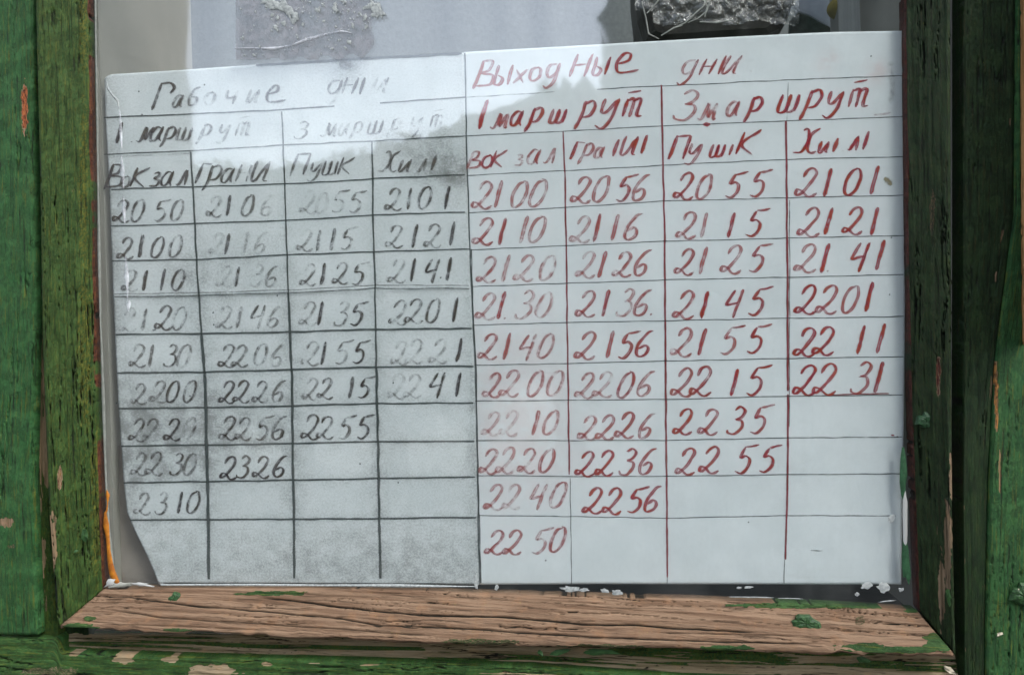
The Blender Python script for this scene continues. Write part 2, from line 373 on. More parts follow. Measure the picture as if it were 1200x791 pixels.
# beads
slab('glazing_bead', [([(99, -160), (105, 0), (108, 200), (113, 420), (117, 560), (122, 691)], -.004), ([(37, -160), (42, 0), (47, 200), (50, 400), (58, 600), (68, 738)], -.018)], True, M_left, win,
     amp=1.0, chip=.13, cracks=1.8, crs=(.006, .30), rustedge=(0, .045), seed=1, olive=.22, cellsz=.005, blobs=[(62, 640, 5, 40, .9), (70, 560, 3, 14, 1.5)],
     oliveblobs=[(100, 400, 9, 110), (98, 230, 6, 120), (113, 590, 7, 90), (98, 30, 6, 60)], label='left green glazing bead with long cracks and a rusty inner edge')
slab('glazing_bead', [([(1056, -160), (1060, 0), (1063, 300), (1068, 500), (1076, 714)], -.004), ([(1111, -160), (1113, 0), (1114, 400), (1115, 600), (1119, 768)], -.018)], True, M_right, win,
     amp=1.0, chip=.14, cracks=1.5, crs=(.006, .30), rustedge=(0, .05), seed=2, olive=.25, blobs=[(1111, 640, 5, 60, .95), (1104, 690, 4, 45, .9), (1100, 440, 3, 26, 1.6), (1115, 560, 3, 30, .8), (1093, 250, 4, 26, .5)],
     label='right green glazing bead coloured darker for shade, with bare tan wood streaks near its foot')
slab('glazing_bead', [([(121, 689), (300, 688), (400, 688), (560, 694), (800, 701), (950, 707), (1075, 714)], -.004),
                      (rag([(70, 732), (200, 737), (400, 744), (560, 750), (800, 754), (1000, 762), (1118, 764)], 1.6, 3), -.020),
                      (rag([(70, 737), (200, 742), (400, 749.5), (560, 755), (800, 760), (1000, 768), (1118, 770)], 3.6, 8), -.0205)], False, M_bead, win,
     amp=.8, chip=0, bare=1, cracks=1.0, crs=(.0025, .5), tilt=.030, seed=3,
     grooves=[([(140, 698), (233, 711), (267, 713), (333, 719), (400, 725), (443, 733), (567, 737), (633, 743), (800, 750), (967, 755)], 1.8, .9), ([(300, 700), (333, 703), (400, 712), (433, 715), (500, 721), (590, 723), (633, 727), (683, 732), (750, 733), (900, 742)], 2.0, 1.0),
              ([(117, 713), (187, 723), (300, 730), (400, 737), (520, 746)], 1.5, .75), ([(560, 702), (700, 712), (860, 722)], 1.2, .45), ([(250, 693), (420, 699), (540, 705)], 1.3, .5), ([(760, 741), (900, 744), (1000, 749)], 1.5, .7), ([(90, 727), (180, 733), (330, 739)], 1.3, .6), ([(980, 735), (1060, 740)], 1.1, .5)], res=.0004, cellsz=.02,
     blobs=[(92, 734, 22, 4, -1), (105, 725, 8, 3, -.6), (210, 738, 20, 2.5, -.55), (320, 695, 45, 3, -.6), (960, 709, 110, 4, -.95), (1050, 761, 60, 4, -1), (1102, 752, 20, 12, -1), (1010, 757, 30, 4, -.6), (1068, 716, 10, 3, -.8), (850, 759, 30, 4, -.9), (700, 758, 60, 4, -.5), (1008, 727, 7, 6, -.45), (560, 752, 50, 4, -.5),
            (890, 735, 60, 6, 1.35), (780, 741, 26, 5, 1.25), (560, 738, 60, 3, 1.2)], label='bare weathered brown wooden bead along the bottom with two painted nail heads')
# sash and casing members behind and beyond the beads
slab('backing_strip', [([(20, -160), (20, 900)], .001), ([(112, -160), (112, 900)], .001)], True, M_right, win, res=.0012, seed=4, back=.012)
slab('backing_strip', [([(1078, -160), (1078, 900)], .004), ([(1150, -160), (1150, 900)], .004)], True, M_right, win, res=.0012, seed=5, back=.012)
slab('left_stile', [([(-240, -160), (-240, 744)], -.014), ([(36, -160), (38, 0), (39, 200), (41, 380), (37, 560), (44, 744)], -.014)], True, M_leftboard, win,
     amp=.45, chip=.15, cracks=.6, seed=6, res=.0005, cellsz=.009, olive=.05, blobs=[(29, 128, 4, 34, 1.9), (8, 612, 9, 7, .6), (14, 640, 5, 3, .5)], label='left green window stile with flaking paint and a small orange scar')
slab('left_edge_strip', [([(38, -160), (41, 0), (43, 400), (41, 560), (47, 748)], -.006), ([(47, -160), (51, 0), (55, 400), (60, 600), (67, 748)], -.008)], True, M_left, win,
     amp=.8, chip=.4, cracks=1.2, seed=7, olive=.3, blobs=[(45, 330, 4, 26, 1.9), (50, 655, 5, 22, 1.3)])
slab('right_edge_strip', [([(1130, -160), (1129, 0), (1129, 300), (1128, 600), (1131, 900)], -.012), ([(1190, -160), (1190, 0), (1188, 250), (1166, 420), (1158, 560), (1154, 760), (1154, 900)], -.013)], True, M_right, win,
     amp=.6, chip=.22, cracks=.8, seed=8, olive=.05)
slab('right_stile', [([(1192, -160), (1192, 0), (1190, 250), (1168, 420), (1160, 560), (1156, 760), (1156, 900)], -.0145), ([(1460, -160), (1460, 900)], -.0145)], True, M_rboard, win,
     amp=.5, chip=.15, cracks=.7, seed=9, res=.0005, blobs=[(1168, 470, 2.2, 46, 1.6), (1172, 552, 1.6, 30, .8)], label='right green window stile with a painted screw head')
slab('bottom_rail', [([(66, 733), (400, 738), (800, 742), (1128, 750)], .003), ([(66, 763), (250, 768), (390, 772), (620, 778), (800, 792), (1128, 800)], -.005), ([(66, 765), (250, 771), (390, 775), (620, 782), (800, 796), (1128, 804)], -.004)], False, M_rail, win,
     amp=1.3, chip=.54, cracks=1.1, chipsc=(.018, .5), seed=10, olive=.5, cellsz=.008, label='mossy weathered rail edge under the bare wood bead')
slab('bottom_rail', [([(-240, 746), (0, 746), (66, 748), (69, 765), (250, 771), (392, 774), (620, 781), (800, 794), (1128, 803), (1160, 905), (1460, 905)], -.0125), ([(-240, 1000), (1460, 1000)], -.014)], False, M_rail, win,
     amp=1.0, chip=.24, cracks=.9, chipsc=(.03, .3), seed=11, olive=.2, res=.0006, cellsz=.012, blobs=[(144, 771, 12, 6, 1), (200, 772, 10, 4, 1), (312, 778, 7, 3, 1), (250, 786, 30, 8, .9), (85, 766, 6, 4, 1), (60, 786, 40, 6, .5)], label='green lower window rail with pale flaked patches')
# protruding casing board at the right edge
def plank():
    y0, y1 = -160, 404
    a = at(1193, y0, -.0145); b = at(1196, y1, -.0145)
    sl = slab('casing_board', [([(1197, -160), (1194, 0), (1196, 404)], -.0145), ([(1236, -160), (1233, 0), (1232, 404)], -.045)], True, M_tan, win, amp=.6, chip=0, bare=1, seed=12, res=.0012, back=-.004,
              label='bare orange edge of the casing board standing proud at the right')
plank()
# ---------------------------------------------------------------- screw and nail heads
def nail(px, py, Y, r, material, h=.0018, el=1.0, label=None, cracked=False, rot=0):
    c = at(px, py, Y); n = 18; rings = [(0, h), (.45, h*.97), (.8, h*.75), (1, h*.2), (1.02, -.002)]
    v = []; f = []
    for k, (rr, hh) in enumerate(rings):
        for i in range(n):
            a = 2*math.pi*i/n; q = (1+.16*math.sin(3*a+px)+.10*math.sin(7*a+px*2)+.05*math.sin(11*a))
            x = math.cos(a)*r*rr*q*el; z = math.sin(a)*r*rr*q
            v.append((x*math.cos(rot)-z*math.sin(rot), -hh+rng.uniform(-1, 1)*.00028, x*math.sin(rot)+z*math.cos(rot)))
    for k in range(len(rings)-1):
        for i in range(n):
            j = (i+1) % n; f.append((k*n+i, k*n+j, (k+1)*n+j, (k+1)*n+i))
    o = mesh_obj('nail', v, f, material, smooth=False); o.location = c; put(o, win)
    if label: o['label'] = label
    return o
M_nail = plain('nail_green_paint', (.032, .09, .026), (.012, .032, .012), .5, 900, .4)
M_nailr = plain('nail_dark_green_paint', (.022, .07, .028), (.01, .03, .012), .45, 900, .4)
nail(205, 703, -.0075, .0040, M_nail, .0017, 1.1, 'green painted nail head at the left of the bare bead')
nail(945, 730, -.0120, .0040, M_nail, .0012, 2.0, 'flat green nail head at the right of the bare bead', rot=-.15)
nail(1085, 493, -.0095, .0045, M_nailr, .0015)
nail(1198, 697, -.0155, .0062, M_nail, .0025, label='large green screw head on the right stile')
# flakes of paint lifting along the bead lips and gaps
def flake(px, py, Y, w_, h_, material, rot=0., lift=.0012, name='paint_flake'):
    c = at(px, py, Y); n = 7; v = [(0, -lift*.8, 0)]
    for i in range(n):
        a = 2*math.pi*i/n; q = rng.uniform(.5, 1.25)
        x = math.cos(a)*w_*.5*q; z = math.sin(a)*h_*.5*q
        v.append((x*math.cos(rot)-z*math.sin(rot), -lift*rng.uniform(-.1, 1.1), x*math.sin(rot)+z*math.cos(rot)))
    v2 = [(p[0], p[1]+.0004, p[2]) for p in v]; m_ = len(v)
    f = [(0, 1+i, 1+(i+1) % n) for i in range(n)]; f += [(m_, m_+1+(i+1) % n, m_+1+i) for i in range(n)]
    f += [(1+i, m_+1+i, m_+1+(i+1) % n, 1+(i+1) % n) for i in range(n)]
    o = mesh_obj(name, v+v2, f, material, smooth=False); o.location = c; put(o, win); return o
M_flake = plain('loose_green_paint', (.03, .08, .022), (.014, .042, .012), .5, 400, .5)
M_fl2 = plain('loose_pale_paint', (.55, .50, .38), (.35, .3, .22), .6, 400, .4)
for (x, y, Y, ww, hh, ro) in [(100, 627, -.012, .006, .0075, .3), (90, 645, -.013, .003, .002, 0), (655, 763, -.016, .012, .003, .2), (700, 764, -.016, .022, .0045, -.05), (633, 765, -.016, .003, .005, .4),
                              (1112, 700, -.0175, .003, .016, .1), (1012, 772, -.014, .014, .004, -.2), (1168, 548, -.016, .0015, .011, 0)]:
    flake(x, y, Y, ww, hh, M_flake, ro)
for (x, y, Y, ww, hh, ro) in [(1171, 743, -.016, .0045, .0022, .6), (1114, 786, -.01, .009, .004, -.5), (1193, 690, -.016, .001, .001, 0)]:
    flake(x, y, Y, ww, hh, M_fl2, ro)

# ---------------------------------------------------------------- inside the window: reveal, sill, curtain, things on the sill
M_reveal = plain('grey_beige_reveal', (.33, .32, .28), (.24, .235, .21), .7, 5, .1, (30, 1, 1))
M_reveal2 = plain('pale_reveal_paint', (.44, .45, .43), (.33, .34, .33), .7, 8, .1, (30, 1, 1))
M_dark = plain('dark_painted_inner_sill', (.045, .046, .044), (.018, .019, .019), .5, 80, .3)
box('inner_jamb', (-.285, .003, -.2), (-.2475, .135, .32), M_reveal, win, 'grey beige inner jamb at the left')
box('inner_jamb', (.2275, .003, -.2), (.27, .075, .32), M_reveal, win, 'grey beige inner jamb at the right')
box('inner_sill', (-.2475, .0035, -.2), (.2275, .19, -.166), M_dark, win, 'dark inner sill below the paper sheets')
box('inner_sash_stile', (.214, .0755, -.166), (.2275, .095, .32), M_reveal2, win)
def curtain():
    nx, nz = 160, 30; V = []
    x = np.linspace(-.30, .30, nx); z = np.linspace(-.18, .36, nz)
    X, Z = np.meshgrid(x, z, indexing='ij')
    Y = .172+.0012*np.sin(X*130+np.sin(X*31)*2)+.003*(fbm(X*40+3, Z*4+2)-.5)
    q = grid_faces(nx, nz)
    V = np.stack([X, Y, Z], -1).reshape(-1, 3)
    o = mesh_obj('curtain', V, q, plain('dark_grey_green_cloth', (.15, .165, .165), (.12, .135, .135), .9, 300, .3)); so = o.modifiers.new('thick', 'SOLIDIFY'); so.thickness = .001
    tag(o, 'plain dark grey curtain hanging inside behind the glass above the sheets', 'curtain')
curtain()
def inside_pt(px, py, Y): return at(px, py, Y)
def rounded_slab(name, pts, Y, th, material, seg=1):
    """closed outline in px given thickness, domed edges"""
    W = at(np.array([p[0] for p in pts]), np.array([p[1] for p in pts]), Y); c = W.mean(0); n = len(pts)
    layers = [(1.0, th), (1.0, th*.25), (.96, .06*th), (.86, 0)]
    v = []
    for sc, yy in layers:
        for p in W: q = c+(p-c)*sc; v.append((q[0], Y+yy, q[2]))
    v.append((c[0], Y-.0005, c[2])); f = []
    for k in range(3):
        for i in range(n):
            j = (i+1) % n; f.append((k*n+i, k*n+j, (k+1)*n+j, (k+1)*n+i))
    for i in range(n): f.append((3*n+i, 3*n+(i+1) % n, 4*n))
    f.append(tuple(range(n))[::-1])
    return mesh_obj(name, v, f, material, smooth=False)
# dark parcel wrapped in crumpled clear film
box('backing_card', (-.2474, .0105, -.1655), (-.18, .0125, -.06), plain('grey_brown_card', (.33, .295, .26), (.25, .22, .195), .8, 30, .2), win, 'grey brown card showing past the cut lower left corner of the left sheet')
par = rounded_slab('wrapped_parcel', [(742, -140), (744, -20), (748, 18), (756, 44), (770, 49), (840, 44), (905, 40), (918, 33), (928, 16), (936, -8), (940, -60), (940, -140)], .045, .05,
                   plain('dark_brown_wrapping', (.035, .03, .024), (.014, .013, .011), .45, 90, .6))
tag(par, 'dark brown parcel wrapped in crumpled clear film standing inside behind the glass', 'parcel')
def crumple(name, x0, y0, x1, y1, Y, n1, n2, amp, material, sc=70, clip=None):
    X, Yy = np.meshgrid(np.linspace(x0, x1, n1), np.linspace(y0, y1, n2), indexing='ij')
    f, idd = cells(X/sc*2.2+fbm(X*.03, Yy*.03)*2, Yy/sc*2.2+fbm(X*.03+9, Yy*.03)*2)
    hh = -np.minimum(f, .35)*amp*2+amp*fbm(X/sc*3, Yy/sc*3)
    P = at(X, Yy, np.full(X.shape, Y)); P[..., 1] += hh
    q = grid_faces(n1, n2)
    if clip is not None:
        cx = X.reshape(-1)[q].mean(1); cy = Yy.reshape(-1)[q].mean(1); q = q[clip(cx, cy)]
    return mesh_obj(name, P.reshape(-1, 3), q, material, smooth=False)
fl = crumple('clear_film', 744, -120, 936, 30, .0405, 120, 90, .004, film_mat('clear_crumpled_film', (.86, .86, .84), .16, .16, .25, (.3, .29, .26), 120, 12), 60,
             clip=lambda x, y: y < 27+3*np.sin(x*.09)-(x < 765)*12)
put(fl, par)
for o_ in (fl,): o_.parent = par; o_.matrix_parent_inverse = Matrix()
M_crease = plain('film_fold', (.42, .42, .38), (.25, .25, .23), .35, 300, .2)
def tube_px(name, pts, Y, r, material, nseg=6):
    W = at(np.array([p[0] for p in pts], float), np.array([p[1] for p in pts], float), Y); v = []; f = []
    n = len(W)
    for i, p in enumerate(W):
        rr = r*(.35+.65*math.sin(math.pi*(i+.6)/(n+.2)))
        d = W[min(i+1, n-1)]-W[max(i-1, 0)]; d /= np.linalg.norm(d)+1e-9; a = np.array([-d[2], 0, d[0]]); b = np.array([0, 1, 0])
        for k in range(nseg):
            t = 2*math.pi*k/nseg; v.append(tuple(p+a*rr*math.cos(t)+b*rr*.6*math.sin(t)))
    for i in range(n-1):
        for k in range(nseg): f.append((i*nseg+k, i*nseg+(k+1) % nseg, (i+1)*nseg+(k+1) % nseg, (i+1)*nseg+k))
    return mesh_obj(name, v, f, material)
for pts in [[(758, 16), (766, 8), (772, 0), (780, -12)], [(790, 33), (803, 27), (815, 16), (826, 6), (834, -10)], [(806, 27), (818, 22), (828, 14), (832, 2), (838, -8)], [(752, 2), (757, 22), (760, 40), (772, 46)], [(846, -6), (851, 2), (855, 6)], [(820, 26), (840, 27), (858, 24)], [(775, 42), (790, 33), (800, 30)], [(822, -6), (829, 8), (826, 20)]]:
    t_ = tube_px('film_fold', pts, .036, .0005, M_crease); t_.parent = par
# things further in, at the right
wh = rounded_slab('white_sheet_behind', [(930, -140), (926, 0), (934, 14), (950, 20), (972, 33), (981, 38), (983, 0), (984, -140)], .110, .004, plain('bluish_white_cloth', (.50, .54, .60), (.38, .42, .48), .9, 60, .2))
wh.name = 'white_board'; tag(wh, 'pale bluish white board seen inside between the parcel and the right jamb', 'board')
dk = rounded_slab('dark_bundle', [(926, 44), (928, 22), (934, 14), (946, 17), (960, 25), (976, 33), (992, 42), (992, 60), (926, 60)], .100, .008, plain('dark_green_cloth', (.03, .045, .04), (.015, .025, .022), .9, 200, .3))
tag(dk, 'dark rounded cloth bundle inside, in front of the pale board', 'bundle')
def ball(name, px, py, Y, r, material, sx=1, sz=1):
    c = at(px, py, Y); v = []; f = []; a, b = 12, 20
    for i in range(a+1):
        th = math.pi*i/a
        for k in range(b):
            ph = 2*math.pi*k/b; q = 1+.12*math.sin(5*ph)*math.sin(th)**2
            v.append((r*sx*q*math.sin(th)*math.cos(ph), r*q*math.sin(th)*math.sin(ph), r*sz*math.cos(th)))
    for i in range(a):
        for k in range(b): f.append((i*b+k, i*b+(k+1) % b, (i+1)*b+(k+1) % b, (i+1)*b+k))
    o = mesh_obj(name, v, f, material); o.location = c; return o
yb = ball('yellow_flower', 988, 10, .085, .0085, plain('dull_yellow', (.42, .34, .08), (.3, .24, .07), .9, 200, .3), 1.1, 1)
tag(yb, 'small dull yellow round blossom seen inside beside the right jamb', 'flower')
wp = rounded_slab('white_strip', [(984, -140), (985, 48), (1001, 47), (1002, -140)], .098, .004, M_reveal2); put(wp, win); wp.name = 'inner_sash_edge'

# ---------------------------------------------------------------- marks stuck on the glass, and a drawn edge highlight
M_spot = plain('white_paint_and_highlight', (.40, .43, .42), (.20, .22, .22), .6, 800, .4)
M_green = plain('green_paint_smear', (.035, .11, .05), (.015, .05, .022), .5, 400, .4)
M_orange = plain('orange_paint_smear', (.44, .165, .010), (.24, .07, .008), .6, 300, .8)
M_red = plain('red_brown_paint_edge', (.2, .045, .02), (.07, .02, .012), .5, 300, .5)
def blob_mesh(v, f, px, py, rx, ry, rot=0., Y=-.0030, th=.0004, n=11, dens=.3):
    c = at(px, py, Y); k = len(v); mm = .0005; o1 = []; 
    v.append((c[0], c[1]-th, c[2]))
    qs = [1+rng.uniform(-dens, dens) for i in range(n)]
    for rr, hh in ((.75, th*.9), (1.0, 0)):
        for i in range(n):
            a = 2*math.pi*i/n; x = math.cos(a)*rx*mm*rr*qs[i]; z = math.sin(a)*ry*mm*rr*qs[i]
            v.append((c[0]+x*math.cos(rot)-z*math.sin(rot), c[1]-hh, c[2]+x*math.sin(rot)+z*math.cos(rot)))
    for i in range(n):
        j = (i+1) % n; f.append((k, k+1+i, k+1+j)); f.append((k+1+i, k+1+n+i, k+1+n+j, k+1+j))
def blob(name, material, *a, **k):
    v = []; f = []; blob_mesh(v, f, *a, **k); return put(mesh_obj(name, v, f, material), win)
for a in [(557.5, 681, 2.2, 9, .15), (582, 688, 2, 4, -.3), (670, 690, 12, 3.2, -.08), (685, 691, 5, 2), (709, 692, 5, 2.5), (723, 694, 6, 4), (633, 699.5, 6, 1.6), (632, 708, 5, 1.2), (473, 686, 2, 1.5), (866, 688.5, 3, 1.2), (877, 688, 5, 1.4), (1016, 686, 7, 4, .2), (1035, 688, 7, 5, -.3), (1004.5, 696, 2.3, 2.3), (880, 699.5, 22, .7, -.02), (925, 701, 14, .6, -.03), (1040, 704, 9, .8, .1), (1056, 690.5, 3, 2), (190, 684.6, 3, 1.2), (1045, 607, 5, 3, .8)]:
    blob('paint_speck', M_spot, *a, th=.0001, n=15, dens=.3)
blob('paint_smear', M_green, 1058.5, 556, 4, 27, 0)['label'] = 'green paint smear on the glass halfway down the right edge'
blob('paint_smear', M_green, 1061.5, 655, 5, 26, 0)['label'] = 'green paint smear on the glass low at the right edge'
blob('putty_smear', M_reveal2, 1061, 610, 3, 40, -.02); blob('putty_smear', plain('grey_white_putty', (.34, .35, .31), (.22, .23, .2), .8, 200, .5), 140, 685.5, 13, 3.6, 0.1, -.0045, .0006, 17, .45)
blob('putty_smear', M_reveal2, 165, 684.5, 14, 2.6, -.06, -.0042, .0005, 17, .5); blob('putty_smear', M_reveal2, 128, 683, 7, 4, .5, -.0045, .0006, 13, .5)
MILK = film_mat('milky_film', (.9, .9, .92), .05, .3, .8, (.6, .62, .65), 40, 30)
def ribbon_blob(name, pts, ws, material, Y=-.0045, th=.0008, label=None):
    W = at(np.array([p[0] for p in pts], float), np.array([p[1] for p in pts], float), Y); v = []; f = []; n = len(W)
    for i, p in enumerate(W):
        wd = ws[i]*.00018*rng.uniform(.45, 1.5)*2
        d_ = W[min(i+1, n-1)]-W[max(i-1, 0)]; d_ = d_/(np.linalg.norm(d_)+1e-9)
        for xx, yy in ((-wd, .0003), (-wd*.6, -th), (wd*.6, -th), (wd, .0003)): v.append((p[0]-d_[2]*xx, p[1]+yy, p[2]+d_[0]*xx))
    for i in range(n-1):
        for k in range(3): f.append((i*4+k, i*4+k+1, i*4+k+5, i*4+k+4))
    o = put(mesh_obj(name, v, f, material), win)
    if label: o['label'] = label
ribbon_blob('paint_smear', [(125, 574), (126, 580), (126, 588), (125, 598), (123, 601), (124, 615), (126, 630), (127, 645), (129, 660), (131, 670), (134, 678), (139, 684)], [.5, 3, 1.5, 1, 4, 5, 4.5, 4, 4, 4.5, 4.5, 2], M_orange, th=.0003, Y=-.0040, label='bright orange paint smear at the lower left corner of the glass')
ribbon_blob('putty_edge', [(110+i*.0, 0+i*30) for i in range(1)]+[(111.5, -60), (112.5, 60), (114, 140), (115, 220), (116, 300), (118, 380), (121, 470), (124, 560), (127, 620), (134, 686)], [2]*12, plain('grey_putty', (.20, .21, .19), (.13, .14, .12), .7, 300, .5), Y=-.0029, th=.0006)
ribbon_blob('film_wrinkle', [(125, 97), (126, 104), (131, 111), (138, 119), (139, 128)], [1, 2, 2, 2, 1], M_spot, Y=-.0030, th=.0001)
for yy in [(130, 175), (182, 222), (228, 262), (300, 345), (346, 366)]:
    ribbon_blob('film_wrinkle', [(140+.04*(yy[0]-130), yy[0]), (141+.04*(yy[0]-130), (yy[0]+yy[1])/2), (141+.04*(yy[1]-130), yy[1])], [.6, 4, .6], MILK, Y=-.0030, th=.0001)
ribbon_blob('edge_highlight_line', [(190, 685.3), (300, 685.3), (372, 685.8), (470, 686.3), (556, 687)], [3, 3, 2, 2, 1], M_spot, Y=-.0030, th=.0002)  # pale ribbon added as the highlight along the glass edge
# residue of old film with specks, above the left sheet
res = crumple('film_residue', 276, -130, 441, 70, -.0034, 110, 120, .0004, film_mat('cloudy_film_residue', (.82, .82, .83), .02, .3, .34, (.40, .39, .42), 40, 30), 40,
              clip=lambda x, y: (y < 73-(x-276)*.05+3*np.sin(x*.21)) & (x < 438+4*np.sin(y*.15)-np.clip(y-40, 0, 40)*.35))
put(res, win); res['label'] = 'cloudy remains of clear film on the glass with white specks'
v = []; f = []
for i in range(230):
    x = rng.uniform(278, 436); y = rng.uniform(-40, 66)
    if rng.rand() < .5: x = rng.normal(*[(345, 14), (428, 9), (395, 18)][rng.randint(3)]); y = rng.normal(8, 14)
    r = rng.uniform(.5, 1.5)*(1+(rng.rand() < .12)*1.3)
    if 276 < x < 440 and y < 66: blob_mesh(v, f, x, y, r*.8, r*.8*rng.uniform(.8, 1.5), rng.uniform(0, 3), -.0040, .00012, 7, .45)
sp = mesh_obj('paint_specks', v, f, M_spot, None); put(sp, win); sp['kind'] = 'stuff'
for a in [(320, 5, 12, 5, -.5), (336, 12, 5, 13, .45), (345, 21, 4, 8, .2), (443, 12, 6, 10, .5), (434, 7, 8, 3, .3), (428, 20, 2.5, 4), (314, 2, 8, 2.5), (392, 10, 4, 5), (372, 12, 3, 4), (322, 33, 3, 3), (319, 18, 2.2, 2.2), (413, 31, 2, 3), (409, 50, 2.2, 3)]:
    blob('paint_speck', M_spot, *a, Y=-.0040, th=.00015, n=15, dens=.5)
ribbon_blob('film_wrinkle', [(275, 57), (295, 57), (320, 57.5), (340, 54), (360, 47), (380, 41), (400, 37), (412, 39)], [1, 2.5, 3, 3, 3, 2.5, 2.5, 1], MILK, Y=-.0042, th=.0003)

# ---------------------------------------------------------------- the two timetable sheets
def paperY(px, py):
    X = np.asarray(px, float); Z = np.asarray(py, float)
    h = .0022+.0011*(fbm(X*.012+3, Z*.012+5, 3)-.5)
    h = h-.0004*np.exp(-((Z-(347-(X-135)*.024))/2.6)**2)*(X < 551)      # the fold across the left sheet
    return h
def sheet(name, top, bot, left, right, material, label, offs, tonef):
    nu, nv = 190, 230
    u, v_ = np.meshgrid(np.linspace(0, 1, nu), np.linspace(0, 1, nv), indexing='ij')
    x = 300+u*0; y = 300+v_*0
    top, bot, left, right = [np.array(a, float) for a in (top, bot, left, right)]
    x = left[0, 0]*(1-u)+right[0, 0]*u
    for _ in range(14):
        y = np.interp(x, top[:, 0], top[:, 1])*(1-v_)+np.interp(x, bot[:, 0], bot[:, 1])*v_
        x = np.interp(y, left[:, 1], left[:, 0])*(1-u)+np.interp(y, right[:, 1], right[:, 0])*u
    P = at(x, y, paperY(x, y)+offs)
    uv = np.stack([x*.005, y*.005], -1).reshape(-1, 2)
    o = mesh_obj(name, P.reshape(-1, 3), grid_faces(nu, nv), material, None, {'dirt_shade': tonef(x, y).reshape(-1)}, uv)
    s = o.modifiers.new('thick', 'SOLIDIFY'); s.thickness = .00012; s.offset = -1
    # make sure thickness goes away from the viewer
    n = o.data.polygons[0].normal
    s.offset = 1 if n.y > 0 else -1
    return tag(o, label, 'timetable')
HL = [[(122, 138), (220, 134), (330, 129), (470, 119), (545, 114)], [(122, 181), (210, 177.5), (340, 170), (545, 160)], [(130, 222), (226, 219), (345, 215.5), (440, 209.5), (545, 205)],
      [(130, 265), (228, 262.5), (345, 258), (440, 252), (545, 248.5)], [(131, 306), (232, 304), (345, 298.5), (440, 295), (550, 292)], [(134, 348), (235, 346.5), (345, 343), (440, 338), (550, 338)],
      [(135, 392), (238, 391), (345, 389), (440, 386), (553, 385)], [(137, 437), (240, 436), (345, 433), (440, 430), (555, 429)], [(139, 479), (241, 477.5), (345, 475.5), (440, 473), (555, 472)],
      [(142, 522.5), (242, 521.5), (345, 519.5), (440, 517.5), (556, 517)], [(145, 565.5), (243, 564), (345, 562.5), (440, 560.5), (557, 559)], [(153, 609), (243, 608.5), (345, 608), (440, 607.5), (558, 606)]]
VL = [[(223, 178), (226, 219), (230, 300), (236, 393), (240, 437), (242, 520), (244, 608), (245, 678)], [(330, 131), (332, 175), (335, 260), (338, 343), (342, 440), (343, 520), (344.5, 608), (345, 677)],
      [(436, 165), (437, 252), (439.5, 338), (441, 430), (443, 520), (444.5, 607), (446, 678)]]
def dirt_shade_left(x, y):
    d = np.zeros_like(x)
    vx = [np.interp(y, [p[1] for p in V], [p[0] for p in V]) for V in VL]+[np.full_like(x, 132), np.interp(y, [60, 684], [543, 560])]
    for V in vx: d = np.maximum(d, .75*np.exp(-np.abs(x-V)/16))
    for H in HL[2:]:
        hy = np.interp(x, [p[0] for p in H], [p[1] for p in H]); d = np.maximum(d, .55*np.exp(-np.abs(y-hy)/9))
    d = d*(.25+.75*sm(180, 470, y))
    d = np.maximum(d, .8*sm(560, 670, y)*(.6+.5*fbm(x*.02, y*.02)))
    d = np.maximum(d, 1.0*np.exp(-np.clip(x-130, 0, 1e9)/17)*(.35+.65*sm(120, 300, y)))  # shade along the left edge, painted in through the mask
    for bx, by, r, s_ in [(520, 190, 26, .6), (535, 205, 18, .5), (404, 78, 14, 1.0), (500, 180, 20, .6), (212, 330, 20, .5), (285, 328, 40, .35), (172, 500, 40, .7), (175, 545, 40, .55), (290, 500, 40, .6), (460, 160, 20, .3), (300, 365, 18, -.3)]:
        d = d+s_*np.exp(-((x-bx)**2+(y-by)**2)/(2*r*r))
    d = d*(1-.8*sm(1.3, .5, np.hypot((x-200)/38, (y-583)/26)+.3*fbm(x*.05, y*.05)))  # soft bright haze painted as a cleared patch of the mask
    return np.clip(d, 0, 1.15)
def dirt_right(x, y):
    d = np.zeros_like(x)
    for bx, by, r, s_ in [(972, 68, 7, .35), (1028, 84, 9, .5), (965, 82, 8, .25), (725, 262, 14, .2), (600, 470, 60, .14), (610, 530, 50, .16), (600, 400, 50, .1), (700, 170, 16, .12)]:
        d = d+s_*np.exp(-((x-bx)**2+(y-by)**2)/(2*r*r))
    return d
cen = [(543.5, 40), (543.5, 61), (546, 160), (550, 292), (553.5, 381), (556, 428), (558, 516), (560, 604), (561.5, 700)]
sh_l = sheet('timetable_sheet', [(120, 97), (122, 93), (125, 90), (130, 87.5), (210, 82.5), (300, 76), (400, 69.5), (545, 62)], [(120, 683.5), (187, 683.5), (370, 684), (562, 685)],
      [(122, 40), (122.5, 97), (124, 150), (128, 215), (131, 300), (135, 400), (139, 480), (142, 520), (145, 565), (149, 600), (158, 622), (170, 646), (180, 668), (188, 690)], cen, M_pl,
      'left timetable sheet for working days, grey speckled paper with almost worn off black handwriting', 0, dirt_shade_left)
sh_r = sheet('timetable_sheet', [(543, 61.5), (620, 57), (700, 52.5), (760, 49), (850, 44), (940, 39.5), (975, 38), (1060, 36.5)], [(540, 685), (700, 684), (1065, 684.5)],
      cen, [(1058, 20), (1059.5, 200), (1060.5, 350), (1059, 500), (1057, 600), (1056, 700)], M_pr,
      'right timetable sheet for days off, cleaner bluish white paper with red handwriting', -.00012, dirt_right)

